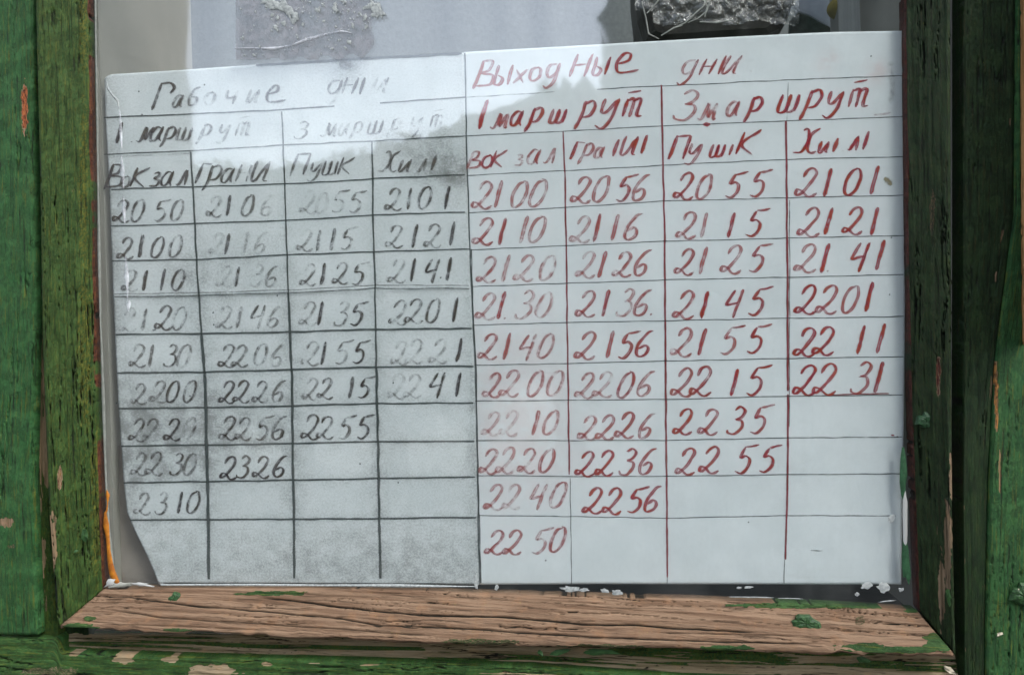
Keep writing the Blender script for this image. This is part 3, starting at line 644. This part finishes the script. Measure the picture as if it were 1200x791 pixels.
cnt = [0]
def stroke_mesh(V, Fc, UV, FA, pts, width, fade, smooth=True, pen=None, jit=.35, off=0.0, taper=.45):
    """one pen stroke as a ribbon lying on the paper. pts in photo px, width in px of the inked core"""
    p = np.array(pts, float)
    if len(p) > 2 and smooth:
        q = np.vstack([2*p[0]-p[1], p, 2*p[-1]-p[-2]]); out = []
        for i in range(1, len(q)-2):
            n = max(2, int(np.hypot(*(q[i+1]-q[i]))/1.1))
            t = np.linspace(0, 1, n, endpoint=False)[:, None]
            out.append(.5*((2*q[i])+(-q[i-1]+q[i+1])*t+(2*q[i-1]-5*q[i]+4*q[i+1]-q[i+2])*t**2+(-q[i-1]+3*q[i]-3*q[i+1]+q[i+2])*t**3))
        p = np.vstack(out+[p[-1:]])
    else:
        out = []
        for i in range(len(p)-1):
            n = max(2, int(np.hypot(*(p[i+1]-p[i]))/2.0)); t = np.linspace(0, 1, n, endpoint=False)[:, None]; out.append(p[i]*(1-t)+p[i+1]*t)
        p = np.vstack(out+[p[-1:]])
    n = len(p); k = rng.rand(2)*99
    ar = np.arange(n)*.12
    p = p+jit*2*np.stack([vnoise(ar+k[0], ar*0+k[1])-.5, vnoise(ar+k[1], ar*0+k[0])-.5], -1)
    d = np.gradient(p, axis=0); ln = np.hypot(d[:, 0], d[:, 1])+1e-9; d /= ln[:, None]
    nr = np.stack([-d[:, 1], d[:, 0]], -1)
    if pen is None: wd = np.full(n, width)
    else: wd = width*(pen[0]+(1-pen[0])*np.abs(d[:, 1]*math.cos(pen[1])-d[:, 0]*math.sin(pen[1]))**1.5)
    e = np.minimum(np.arange(n), n-1-np.arange(n))*1.0; wd = wd*(taper+(1-taper)*np.clip(e/3, 0, 1))*(.85+.3*vnoise(ar*2+k[0], ar*0))
    hw = wd*.5/.52
    cnt[0] += 1
    yo = -.00022-(cnt[0] % 12)*.000012-np.arange(n)*1.2e-7+off
    s = np.cumsum(ln)*.5+rng.rand()*50; k0 = len(V)
    A = p+nr*hw[:, None]; B = p-nr*hw[:, None]
    PA = at(A[:, 0], A[:, 1], paperY(p[:, 0], p[:, 1])+yo); PB = at(B[:, 0], B[:, 1], paperY(p[:, 0], p[:, 1])+yo)
    for i in range(n): V.append(PA[i]); V.append(PB[i]); UV.append((s[i], 1)); UV.append((s[i], -1)); FA += [fade, fade]
    for i in range(n-1): a = k0+i*2; Fc.append((a, a+1, a+3, a+2))
def part(name, parent, material, strokes, label=None):
    V = []; Fc = []; UV = []; FA = []
    for s_ in strokes: stroke_mesh(V, Fc, UV, FA, **s_)
    o = mesh_obj(name, V, Fc, material, None, {'fade': FA}, UV, smooth=False)
    o.parent = parent
    if label: o['label'] = label
    return o

def hline(parent, pts, w_, mat_=I_rule, fade=.9, label=None):
    part('ruled_line', parent, mat_, [dict(pts=pts, width=w_, fade=fade, smooth=False, jit=.45, taper=.8, off=.00005)], label)
for i, H in enumerate(HL):
    fd = [.75, .7, .9, .85, .9, .5, .95, 1, 1, 1, 1, 1][i]
    if i == 0:
        hline(sh_l, H[:3]+[(392, 125)], 1.5, fade=.8); hline(sh_l, [(445, 121), (470, 119.3), (545, 114)], 1.4, fade=.7)
    else: hline(sh_l, H, 1.3 if i < 6 else 1.7, fade=fd)
    if i == 5: hline(sh_l, [(x, y-3.5) for x, y in H], 1.0, fade=.35); hline(sh_l, [(132, 184), (222, 180)], 1.0, fade=.2)
for i, V_ in enumerate(VL):
    hline(sh_l, V_[:4], [2.0, 1.6, 1.8][i], fade=.85); hline(sh_l, V_[3:], [3.2, 2.5, 2.5][i], fade=.95)
hline(sh_l, [(552, 292), (555.5, 381), (558, 428), (559, 516), (560.5, 604), (562, 683)], 1.1, fade=.8)
hline(sh_l, [(188, 683), (560, 684)], 1.0, fade=.6)
HR = [[(545, 114.5), (620, 110), (650, 108)], [(700, 105), (775, 101), (925, 94), (1058, 89)], [(545, 160), (660, 154), (775, 148), (920, 142), (1058, 137)], [(548, 206), (665, 200), (777, 194), (922, 187), (1058, 184)],
      [(550, 250), (665, 243), (778, 236), (923, 232), (1059, 229)], [(552, 293), (665, 288), (778, 283), (923, 279), (1059, 276)], [(553, 336), (665, 332), (780, 328), (922, 325), (1059, 322)],
      [(554, 381), (665, 378), (780, 376), (922, 373), (1059, 371)], [(556, 428), (665, 426), (780, 423), (922, 420), (1059, 418)], [(557, 470), (665, 469), (780, 468), (922, 464), (1058, 463)],
      [(558, 516), (665, 516), (780, 516), (922, 513), (1057, 512)], [(559, 557), (665, 558), (780, 558), (922, 556), (1056, 555)], [(560, 604), (670, 605), (780, 607), (920, 604), (1050, 604)]]
for i, H in enumerate(HR): hline(sh_r, H, 1.0, fade=.62 if i else .4)
hline(sh_r, [(545, 62), (546.5, 160), (550.5, 292), (554.5, 381), (557, 428), (559.5, 516), (561.5, 604), (563.5, 683)], 1.2, fade=.7)
hline(sh_r, [(660, 154), (662, 200), (663.5, 288), (664.5, 376), (666, 470), (667, 556)], 1.7, I_rrule, .8, 'red ruled line between the first and second red columns')
hline(sh_r, [(668, 560), (669, 620), (670, 684)], .9, fade=.5)
hline(sh_r, [(775, 100), (777, 194), (779, 283), (780, 423), (781, 558), (782, 676)], 2.0, I_rrule, .95, 'red ruled line between the second and third red columns')
hline(sh_r, [(782, 676), (782, 684)], .9, fade=.4)
hline(sh_r, [(924, 97), (922, 142)], .9, fade=.3)
hline(sh_r, [(921, 142), (922, 232), (923, 325), (923, 420), (923.5, 458)], 2.2, I_rrule, .9, 'red ruled line between the third and fourth red columns')
hline(sh_r, [(925, 235), (925.5, 325), (925, 420), (925, 500)], 1.0, fade=.5)
hline(sh_r, [(923.5, 462), (923, 556), (920.5, 655)], 2.0, I_rrule, 1.0)
hline(sh_r, [(919.5, 656), (919, 683)], .9, fade=.5)

# glyphs: strokes in a unit box, y up; x is in units of the height
G = {
 '2': [[(.06, .70), (.14, .92), (.32, 1.0), (.47, .84), (.42, .60), (.26, .32), (.05, .07), (-.06, .10), (-.02, .24), (.14, .20), (.34, .02), (.50, .0), (.64, .12)]],
 '1': [[(.16, 1.0), (.15, .5), (.14, 0)]],
 '0': [[(.34, .96), (.16, .86), (.04, .5), (.06, .12), (.22, 0), (.42, .2), (.50, .6), (.42, .93), (.28, 1.0)]],
 '5': [[(.20, .94), (.09, .58), (.26, .62), (.42, .48), (.42, .22), (.24, .0), (.02, .06)], [(.20, .94), (.42, .97), (.66, 1.04)]],
 '6': [[(.52, .98), (.34, .90), (.12, .52), (.08, .16), (.22, 0), (.42, .10), (.47, .32), (.34, .44), (.14, .30)]],
 '3': [[(.12, .88), (.28, 1.0), (.44, .86), (.36, .62), (.18, .54)], [(.18, .54), (.40, .50), (.46, .26), (.28, 0), (.04, .03), (-.02, .16)]],
 '4': [[(.20, 1.0), (.10, .70), (.02, .42), (.22, .46), (.42, .52)], [(.50, 1.0), (.42, .5), (.36, -.06)]],
 '.': [[(.05, .0), (.09, .05)]],
 'В': [[(.1, 1.0), (.07, .5), (.0, -.05)], [(.1, .98), (.34, .96), (.30, .62), (.12, .52), (.42, .44), (.42, .10), (.06, .02)]],
 'Р': [[(.1, 1.0), (.07, .5), (.0, -.1)], [(.1, .98), (.34, 1.02), (.50, .84), (.42, .58)]],
 'ы': [[(.05, 1.0), (.03, .1), (.2, .0), (.3, .3), (.1, .5)], [(.55, 1.0), (.50, .0)]],
 'х': [[(.05, .95), (.5, .0)], [(.55, 1.0), (.0, .0)]],
 'Х': [[(.05, .92), (.18, .98), (.25, .5), (.14, .06), (-.1, .02)], [(.50, 1.0), (.30, .75), (.28, .2), (.42, .0), (.54, .06)]],
 'о': [[(.34, .95), (.08, .8), (.02, .25), (.22, 0), (.46, .25), (.46, .75), (.28, 1.0)]],
 'д': [[(.42, .95), (.1, .85), (.02, .4), (.2, .1), (.45, .4), (.52, 1.0)], [(.52, 1.0), (.44, -.1), (.2, -.55), (-.02, -.4)]],
 'Н': [[(.1, 1.0), (.0, 0)], [(.05, .5), (.55, .58)], [(.65, 1.1), (.52, .1)]],
 'н': [[(.08, 1.0), (.0, 0)], [(.04, .5), (.4, .55)], [(.52, 1.0), (.42, 0)]],
 'е': [[(.08, .45), (.42, .62), (.42, .95), (.2, .95), (.03, .5), (.12, .05), (.4, .0), (.85, .14)]],
 'а': [[(.44, .9), (.2, .95), (.02, .5), (.08, .05), (.28, .1), (.46, .9)], [(.50, 1.0), (.42, .3), (.52, .0)]],
 'б': [[(.5, 1.35), (.2, 1.1), (.05, .5), (.15, 0), (.42, .15), (.42, .6), (.15, .6)]],
 'ч': [[(.05, 1.0), (.08, .55), (.3, .5), (.5, .6)], [(.55, 1.0), (.45, 0)]],
 'и': [[(.08, 1.0), (.0, .1), (.15, .02), (.45, .85)], [(.52, 1.0), (.44, .1), (.56, .0)]],
 'м': [[(-.25, .05), (-.05, .0), (.15, .95), (.2, .1), (.45, .95)], [(.48, 1.0), (.46, .0), (.58, .05)]],
 'р': [[(.12, 1.0), (.06, .2), (-.08, -.45)], [(.1, .85), (.35, 1.0), (.48, .7), (.36, .25), (.12, .15)]],
 'ш': [[(.05, 1.0), (.0, .05), (.3, .1), (.36, 1.0)], [(.36, 1.0), (.32, .05), (.62, .15), (.70, 1.0)], [(.70, 1.0), (.66, .0)]],
 'у': [[(.05, 1.0), (.02, .4), (.2, .35), (.48, .95)], [(.52, 1.0), (.40, .0), (.15, -.5), (-.12, -.35)]],
 'т': [[(.05, 1.0), (.0, 0)], [(.05, .9), (.3, 1.0), (.28, 0)], [(.3, .9), (.55, 1.0), (.55, .1), (.75, .05)], [(.0, 1.35), (.5, 1.5)]],
 'к': [[(.1, 1.0), (.0, 0)], [(.55, 1.0), (.1, .5), (.48, .0)]],
 'К': [[(.1, 1.0), (.0, 0)], [(.62, 1.1), (.12, .45), (.5, .0)]],
 'з': [[(.1, .9), (.35, 1.0), (.4, .7), (.2, .55), (.45, .4), (.38, .05), (.0, .0)]],
 'л': [[(-.05, .05), (.1, .05), (.3, 1.0)], [(.35, 1.0), (.36, .0)]],
 'Г': [[(.1, 1.0), (.0, 0)], [(.1, .98), (.4, .95)]],
 'П': [[(.1, 1.0), (.0, -.05)], [(.1, .95), (.5, 1.0)], [(.5, 1.0), (.42, .0)]],
 "'": [[(.16, 1.0), (.10, .0)]],
}
def write(name, parent, material, text, xs, base, h, fade, wid, slant=.24, slope=-.035, hs=None, label=None, dropout=0.0, wmul=None):
    if wmul is None: wmul = 1.45 if name == 'written_heading' else 1.05
    strokes = []
    for i, ch in enumerate(text):
        if ch == ' ': continue
        hh = hs[i] if hs else h
        hh *= rng.uniform(.96, 1.05)
        b = base+(xs[i]-xs[0])*slope+rng.uniform(-.8, .8)
        fd = fade[i] if isinstance(fade, (list, tuple)) else fade
        bb = [p for s_ in G[ch] for p in s_]; cx = (min(p[0] for p in bb)+max(p[0] for p in bb))/2
        if ch in '5': cx = .24
        if ch in '2': cx = .27
        for s_ in G[ch]:
            if rng.rand() < dropout: continue
            f1 = np.clip(fd+rng.uniform(-.10, .10), 0, 1)
            pts = [(xs[i]+((x-cx)*wmul+slant*(y-.5))*hh+rng.uniform(-.35, .35), b-y*hh+rng.uniform(-.35, .35)) for x, y in s_]
            straight = len(s_) <= 3
            strokes.append(dict(pts=pts, width=wid*(1.12 if ch in "1'НПГ" and straight else .95), fade=f1, pen=(.52, .25), jit=.5))
            if rng.rand() < .55 and ch != '.':     # gone over twice with the pen
                o1 = rng.uniform(-1.1, 1.1)
                strokes.append(dict(pts=[(a+o1, c_+rng.uniform(-.6, .6)) for a, c_ in pts], width=wid*.5, fade=f1*.85, pen=(.55, .25), jit=.8))
    return part(name, parent, material, strokes, label)
def reds(rows):
    for (t, xs, b, h, fd) in rows: write('written_time', sh_r, I_red, t, xs, b, h, fd, 3.6)
reds([
 ('2100', [567, 584, 609, 631], 245, 31, [.55, .65, .6, .6]), ('2110', [568, 589, 614, 630], 287, 31, .55), ('2120', [572, 593, 616, 642], 331, 31, [.5, .5, .5, .35]), ('21.30', [571, 588, 595, 615, 638], 375, 31, [.45, .6, .4, .45, .3]),
 ('2140', [573, 594, 618, 640], 422, 30, [.45, .6, .45, .35]), ('2200', [578, 599, 628, 651], 466, 29, [.4, .4, .45, .35]), ('2210', [577, 598, 628, 646], 511, 28, [.35, .35, .55, .4]), ('2220', [574, 594, 619, 641], 555, 29, [.35, .35, .35, .5]),
 ('2240', [580, 601, 630, 655], 598, 29, .42), ('2250', [581, 602, 633, 654], 650, 29, .55),
 ('2056', [683, 705, 732, 751], 238, 30, [.6, .55, .7, .65]), ('2116', [682, 700, 721, 742], 284, 31, [.45, .7, .65, .55]), ('2126', [688, 706, 731, 753], 326, 30, [.55, .7, .6, .75]), ('2136.', [688, 710, 733, 753, 766], 372, 31, [.5, .65, .4, .65, .9]),
 ('2156', [688, 715, 734, 755], 421, 31, [.55, .7, .65, .7]), ('2206', [687, 708, 734, 757], 467, 30, [.35, .4, .65, .55]), ('2226', [690, 711, 734, 758], 515, 29, [.45, .6, .7, .6]), ('2236', [687, 710, 736, 759], 558, 30, [.75, .8, .8, .85]),
 ('2256', [696, 719, 745, 765], 602, 30, .9),
 ('2055', [803, 826, 860, 889], 234, 30, [.6, .5, .75, .75]), ('2115', [806, 825, 857, 885], 280, 30, [.45, .6, .75, .7]), ('2125', [804, 824, 859, 888], 322, 31, [.6, .7, .65, .75]), ('2145', [803, 826, 860, 888], 373, 32, [.55, .8, .75, .8]),
 ('2155', [801, 823, 855, 886], 417, 32, [.55, .8, .7, .75]), ('2215', [801, 823, 861, 886], 465, 32, [.7, .75, .95, .8]), ('2235', [802, 832, 863, 890], 510, 31, [.8, .75, .8, .9]), ('2255', [805, 833, 872, 900], 556, 31, [.85, .85, .85, .9]),
 ('2101', [947, 970, 1000, 1025], 231, 33, [.75, .75, 1, .95]), ('2121', [950, 971, 1001, 1025], 277, 33, [.8, .9, .9, .95]), ('21.41', [946, 967, 974, 1007, 1032], 320, 34, [.6, 1, .6, .9, 1]), ('2201', [946, 971, 997, 1019], 368, 33, [.85, .8, .75, 1]),
 ('2211', [945, 967, 1009, 1032], 417, 34, [.9, .85, .9, .9]), ('2231', [945, 969, 1009, 1030], 463, 35, [1, .95, .75, .9]),
])
def blacks(rows):
    for r in rows:
        t, xs, b, h, fd = r[:5]
        fd = [min(1, f*.78+.17) for f in fd]
        write('written_time', sh_l, I_blk, t, xs, b, h, fd, 3.3, slant=.16, slope=-.03, dropout=.0)
blacks([
 ('2050', [143, 162, 188, 208], 261, 25, [.62, .72, .60, .62]), ('2106', [252, 268, 291, 313], 254, 24, [.30, .85, .50, .22]), ('2055', [362, 378, 397, 417], 250, 25, [.22, .15, .45, .42]), ('2101', [462, 480, 498, 524], 247, 26, [.52, .70, .55, .92]),
 ('2100', [148, 165, 185, 206], 303, 26, [.70, .72, .70, .55]), ('2116', [255, 266, 288, 306], 298, 25, [.25, .68, .24, .26]), ('2115', [358, 373, 390, 407], 294, 25, [.30, .68, .66, .50]), ('2121', [463, 486, 508, 530], 291, 27, [.42, .62, .52, .95]),
 ('2110', [153, 170, 191, 209], 341, 25, [.55, .80, .85, .65]), ('2136', [264, 278, 301, 319], 337, 24, [.24, .58, .24, .28]), ('2125', [362, 379, 400, 420], 335, 25, [.40, .85, .42, .50]), ('2141', [466, 484, 506, 526], 331, 27, [.36, .82, .66, .90]),
 ('21.20', [151, 169, 182, 193, 210], 388, 27, [.48, .60, .9, .70, .50]), ('2146', [264, 280, 302, 321], 385, 26, [.42, .48, .62, .45]), ('2135', [362, 376, 400, 419], 382, 27, [.30, .85, .42, .62]), ('2201', [468, 486, 508, 533], 380, 28, [.38, .42, .60, .78]),
 ('2130', [162, 177, 200, 216], 431, 26, [.42, .62, .50, .40]), ('2206', [267, 282, 306, 325], 430, 26, [.45, .48, .55, .42]), ('2155', [365, 379, 401, 421], 428, 27, [.32, .90, .42, .62]), ('2221', [469, 487, 515, 538], 427, 27, [.22, .28, .30, 1.0]),
 ('2200', [164, 186, 203, 223], 473, 25, [.60, .52, .70, .40]), ('2226', [267, 284, 306, 327], 472, 25, [.68, .66, .58, .60]), ('2215', [365, 382, 412, 427], 468, 25, [.52, .48, .88, .74]), ('2241', [466, 485, 512, 537], 467, 28, [.28, .18, .72, 1.0]),
 ('2220', [162, 178, 203, 222], 517, 26, [.42, .45, .60, .35]), ('2256', [268, 286, 308, 327], 516, 27, [.48, .55, .50, .55]), ('2255', [365, 382, 405, 426], 515, 27, [.62, .58, .62, .68]),
 ('2230', [164, 182, 207, 223], 558, 26, [.58, .50, .48, .50]), ('2326', [269, 285, 307, 328], 561, 26, [.80, .78, .85, .85]),
 ('2310', [168, 189, 211, 227], 603, 26, [.42, .46, .92, .62]),
])
def W(name, parent, material, text, xs, base, h, fade, wid, **k):
    write(name, parent, material, text, xs, base, h, [min(1, f*.75+.26) for f in fade], wid, **k)
# headings, left sheet
W('written_heading', sh_l, I_blk, 'Рабочие', [192, 209, 227, 246, 271, 297, 325], 126, 15, [.88, .42, .22, .20, .28, .34, .62], 3.4, slope=-.045, hs=[28, 15, 15, 15, 16, 15, 19])
W('written_heading', sh_l, I_blk, 'дн\'и', [392, 410, 425, 446], 112, 19, [.26, .62, .85, .34], 3.2, slope=-.06)
W('written_heading', sh_l, I_blk, "1.маршрут", [140, 155, 171, 184, 198, 216, 240, 262, 286], 168, 16, [1, .72, .80, .78, .62, .40, .28, .24, .22], 3.3, slope=-.055, hs=[25, 8, 16, 16, 16, 15, 15, 15, 15])
W('written_heading', sh_l, I_blk, '3маршрут', [353, 386, 403, 418, 440, 463, 487, 513], 163, 15, [.40, .36, .30, .34, .38, .34, .22, .24], 2.8, slope=-.08, hs=[20, 15, 15, 15, 15, 15, 15, 14])
W('written_heading', sh_l, I_blk, 'Вокзал', [134, 147, 164, 182, 196, 213], 220, 19, [.92, .55, .82, .55, .72, .72], 3.3, hs=[27, 13, 22, 16, 17, 18])
W('written_heading', sh_l, I_blk, 'Грани', [239, 250, 267, 286, 306], 215, 19, [.92, .58, .62, .48, .72], 3.2, hs=[24, 20, 17, 19, 22])
W('written_heading', sh_l, I_blk, 'Пушк', [352, 369, 387, 406], 206, 20, [.60, .50, .42, .62], 2.8, hs=[25, 15, 16, 20])
W('written_heading', sh_l, I_blk, "Хил'", [456, 475, 494, 509], 202, 19, [.52, .50, .28, .85], 3.2, hs=[24, 15, 15, 19])
# headings, right sheet
W('written_heading', sh_r, I_red, 'Выходные', [568, 590, 609, 627, 647, 681, 705, 737], 102, 20, [.72, .55, .42, .45, .40, .82, .72, .85], 3.6, slope=-.105, hs=[31, 23, 17, 17, 18, 26, 21, 22])
W('written_heading', sh_r, I_red, "дн'и.", [807, 830, 846, 858, 881], 90, 22, [.5, .55, .5, .45, .6], 3.0, slope=-.07, hs=[19, 19, 22, 21, 6], slant=.38)
W('written_heading', sh_r, I_red, "1маршрут", [566, 586, 606, 627, 654, 687, 712, 743], 151, 19, [.95, .42, .60, .72, .75, .82, .70, .72], 3.8, slope=-.075, hs=[35, 16, 17, 20, 16, 22, 23, 21])
W('written_heading', sh_r, I_red, "3маршрут", [804, 830, 859, 884, 924, 952, 977, 1008], 141, 20, [.38, .30, .32, .82, .85, .85, .75, .82], 3.8, slope=-.075, hs=[34, 19, 18, 20, 20, 23, 20, 20])
W('written_heading', sh_r, I_red, 'Вокзал', [556, 571, 585, 608, 626, 644], 198, 16, [.30, .62, .60, .12, .42, .50], 2.9, slope=-.07, hs=[20, 15, 20, 12, 17, 17])
W('written_heading', sh_r, I_red, "Гра'и'", [677, 688, 702, 722, 738, 755], 187, 20, [.72, .55, .38, .85, .75, .72], 3.3, slope=-.09, hs=[20, 17, 13, 20, 21, 21])
W('written_heading', sh_r, I_red, "Пуш'К", [797, 813, 841, 857, 877], 186, 20, [.88, .60, .72, .85, .88], 3.4, slope=-.06, hs=[26, 16, 14, 13, 25])
W('written_heading', sh_r, I_red, "Хи'.л'", [946, 966, 979, 988, 1000, 1015], 180, 20, [.82, .85, .90, .8, .85, .85], 3.6, slope=-.06, hs=[29, 13, 16, 5, 17, 22])
# small marks
part('ink_dot', sh_r, I_red, [dict(pts=[(824, 146.5), (828, 146), (832, 145.5)], width=4.5, fade=1.0)])
part('pen_line', sh_r, I_rrule, [dict(pts=[(968, 463.5), (1000, 461.8), (1042, 461)], width=1.3, fade=.7)])
part('pen_line', sh_r, I_red, [dict(pts=[(1024, 135), (1034, 134), (1044, 132)], width=2, fade=.25)])
part('stain', sh_r, ink_mat('yellow_brown_stain', (.35, .30, .17), (.25, .2, .1), 0, .2, .8), [dict(pts=[(1036, 209), (1041, 213), (1045, 217)], width=6, fade=.6)], 'small yellow brown stain by the first time of the last column')
part('ink_dot', sh_r, I_rrule, [dict(pts=[(1044, 509.5), (1048, 510)], width=2.6, fade=1.0)])
part('ink_dot', sh_r, I_rrule, [dict(pts=[(1051, 511.5), (1053, 512)], width=2, fade=1.0)])
for (x, y) in [(1042, 345), (877, 611), (1044, 278), (639, 656), (1020, 66)]:
    part('ink_dot', sh_r, I_rule, [dict(pts=[(x, y), (x+1.2, y+1)], width=2.4, fade=.9)])
part('pen_line', sh_r, I_rule, [dict(pts=[(950, 644.5), (964, 645)], width=1, fade=.5)])
part('pen_line', sh_r, I_smudge, [dict(pts=[(1044, 72), (1043, 82), (1046, 100), (1044, 122)], width=5, fade=.4)])
for (x, y) in [(421, 543), (249, 366), (181, 386), (250, 380), (166, 134), (162, 107), (516, 325), (273, 427), (460, 448), (466, 565), (239, 99), (324, 346), (222, 463), (136, 472), (330, 511), (344, 658)]:
    part('ink_dot', sh_l, I_rule, [dict(pts=[(x, y), (x+1.4, y+1)], width=2.6, fade=1.0)])
part('smudge', sh_l, I_smudge, [dict(pts=[(398, 73), (404, 77), (412, 76)], width=9, fade=.9)])
part('smudge', sh_l, I_smudge, [dict(pts=[(512, 178), (522, 190), (534, 200), (546, 208)], width=26, fade=.3)], 'grey smudge on the worn paper near the end of the third heading row')
part('smudge', sh_l, I_smudge, [dict(pts=[(480, 152), (488, 158), (496, 162)], width=9, fade=.35)])
part('paper_shadow_edge', sh_l, I_rule, [dict(pts=[(300, 76.8), (340, 74.5), (400, 70.5), (470, 66.5), (541, 63)], width=2.6, fade=1.0, smooth=False)]).name = 'painted_edge_shadow'  # dark line painted as shade along the sheet's top edge

# ---------------------------------------------------------------- what the glass reflects: the place in front of the window
M_bark = plain('tree_bark', (.10, .08, .06), (.06, .05, .04), .9, 9, .5)
M_leaf = plain('dark_tree_leaves', (.045, .06, .035), (.02, .032, .018), .8, 6, .3)
M_wallo = plain('dark_facing_wall', (.10, .10, .09), (.07, .07, .065), .9, 3, .2)
M_ground = plain('bare_ground', (.12, .115, .10), (.08, .08, .07), .95, 2, .2)
GZ = -1.3
g = mesh_obj('ground', [(-200, -200, GZ), (200, -200, GZ), (200, 200, GZ), (-200, 200, GZ)], [(0, 1, 2, 3)], M_ground, smooth=False); tag(g, kind='structure', label='bare ground in front of the window')
def refl(px, py, dist):
    """where a thing must stand in front of the window to be mirrored at that photo pixel"""
    p = at(np.array(float(px)), np.array(float(py)), -.0028); d = p-CAM; t = (dist+p[1])/d[1]
    return np.array([p[0]+d[0]*t, -dist, p[2]+d[2]*t])
def crown_tree(px, py, dist, rad, label, trunk_r=.14, n=2600, squash=1.0, seed=1):
    r_ = np.random.RandomState(seed); c = refl(px, py, dist)
    root = thing('tree', (c[0], c[1], GZ), label, 'tree')
    nu_, nv_ = 60, 40; u, v_ = np.meshgrid(np.linspace(0, 2*np.pi, nu_), np.linspace(0, np.pi, nv_), indexing='ij')
    rr = rad*(.93+.14*fbm(np.cos(u)*3+9+seed, v_*2.2+np.sin(u)*2, 4))
    P = np.stack([c[0]+rr*np.sin(v_)*np.cos(u), c[1]+rr*np.sin(v_)*np.sin(u), c[2]+rr*squash*np.cos(v_)], -1)
    co = P.reshape(-1, 3); q = grid_faces(nu_, nv_)
    d = r_.normal(size=(n, 3)); d /= np.linalg.norm(d, axis=1)[:, None]; pos = c+d*rad*np.array([1, 1, squash])*(.96+.1*r_.rand(n)[:, None]); s_ = rad*.045
    a = r_.normal(size=(n, 3))*s_; b = r_.normal(size=(n, 3))*s_
    lv = np.stack([pos-a, pos-b, pos+a, pos+b], 1).reshape(-1, 3); lq = (np.arange(n)*4)[:, None]+np.arange(4)[None]+len(co)
    o = mesh_obj('crown', np.concatenate([co, lv]), np.concatenate([q, lq]), M_leaf, smooth=False); put(o, root)
    V = []; Fc = []; k = 12
    for i, (z, r) in enumerate([(GZ, trunk_r*1.3), (GZ+.5, trunk_r), (c[2], trunk_r*.6)]):
        for j in range(k): V.append((c[0]+r*math.cos(j*2*math.pi/k), c[1]+r*math.sin(j*2*math.pi/k), z))
    for i in range(2):
        for j in range(k): Fc.append((i*k+j, i*k+(j+1) % k, (i+1)*k+(j+1) % k, (i+1)*k+j))
    put(mesh_obj('trunk', V, Fc, M_bark), root)
crown_tree(960, 60, 6, 1.47, 'dark round tree mirrored at the upper right of the glass', seed=3)
crown_tree(1180, -60, 6.5, 1.9, 'dark round tree mirrored beyond the right edge of the glass', seed=5)
for i, (x, y, rd) in enumerate([(250, 330, 1.1), (340, 355, 1.25), (450, 345, 1.3), (560, 300, 1.25), (660, 262, 1.25), (800, 330, 1.5), (930, 350, 1.5), (1060, 330, 1.6), (1200, 330, 1.6)]):
    crown_tree(x, y, 8, rd, ['low tree mirrored as the dark skyline at the left of the glass', 'low tree mirrored under the three bare stems', 'low tree mirrored below the left sheet heading', 'low tree mirrored where the two sheets meet', 'low tree mirrored beneath the bright patch of sky', 'low tree mirrored faintly behind the third red column', 'low tree mirrored faintly behind the last red column', 'low tree mirrored faintly at the right edge of the sheets', 'low tree mirrored beyond the right edge of the sheets'][i], seed=10+i, n=900)
# facing wall whose straight edge is mirrored at the left
c0 = refl(222, 100, 6.5)
box_ = box('facing_building', (c0[0]-3.4, c0[1], GZ), (c0[0], c0[1]+1.5, 5.2), M_wallo, None); tag(box_, 'dark plain building corner mirrored down the left edge of the glass', 'building')
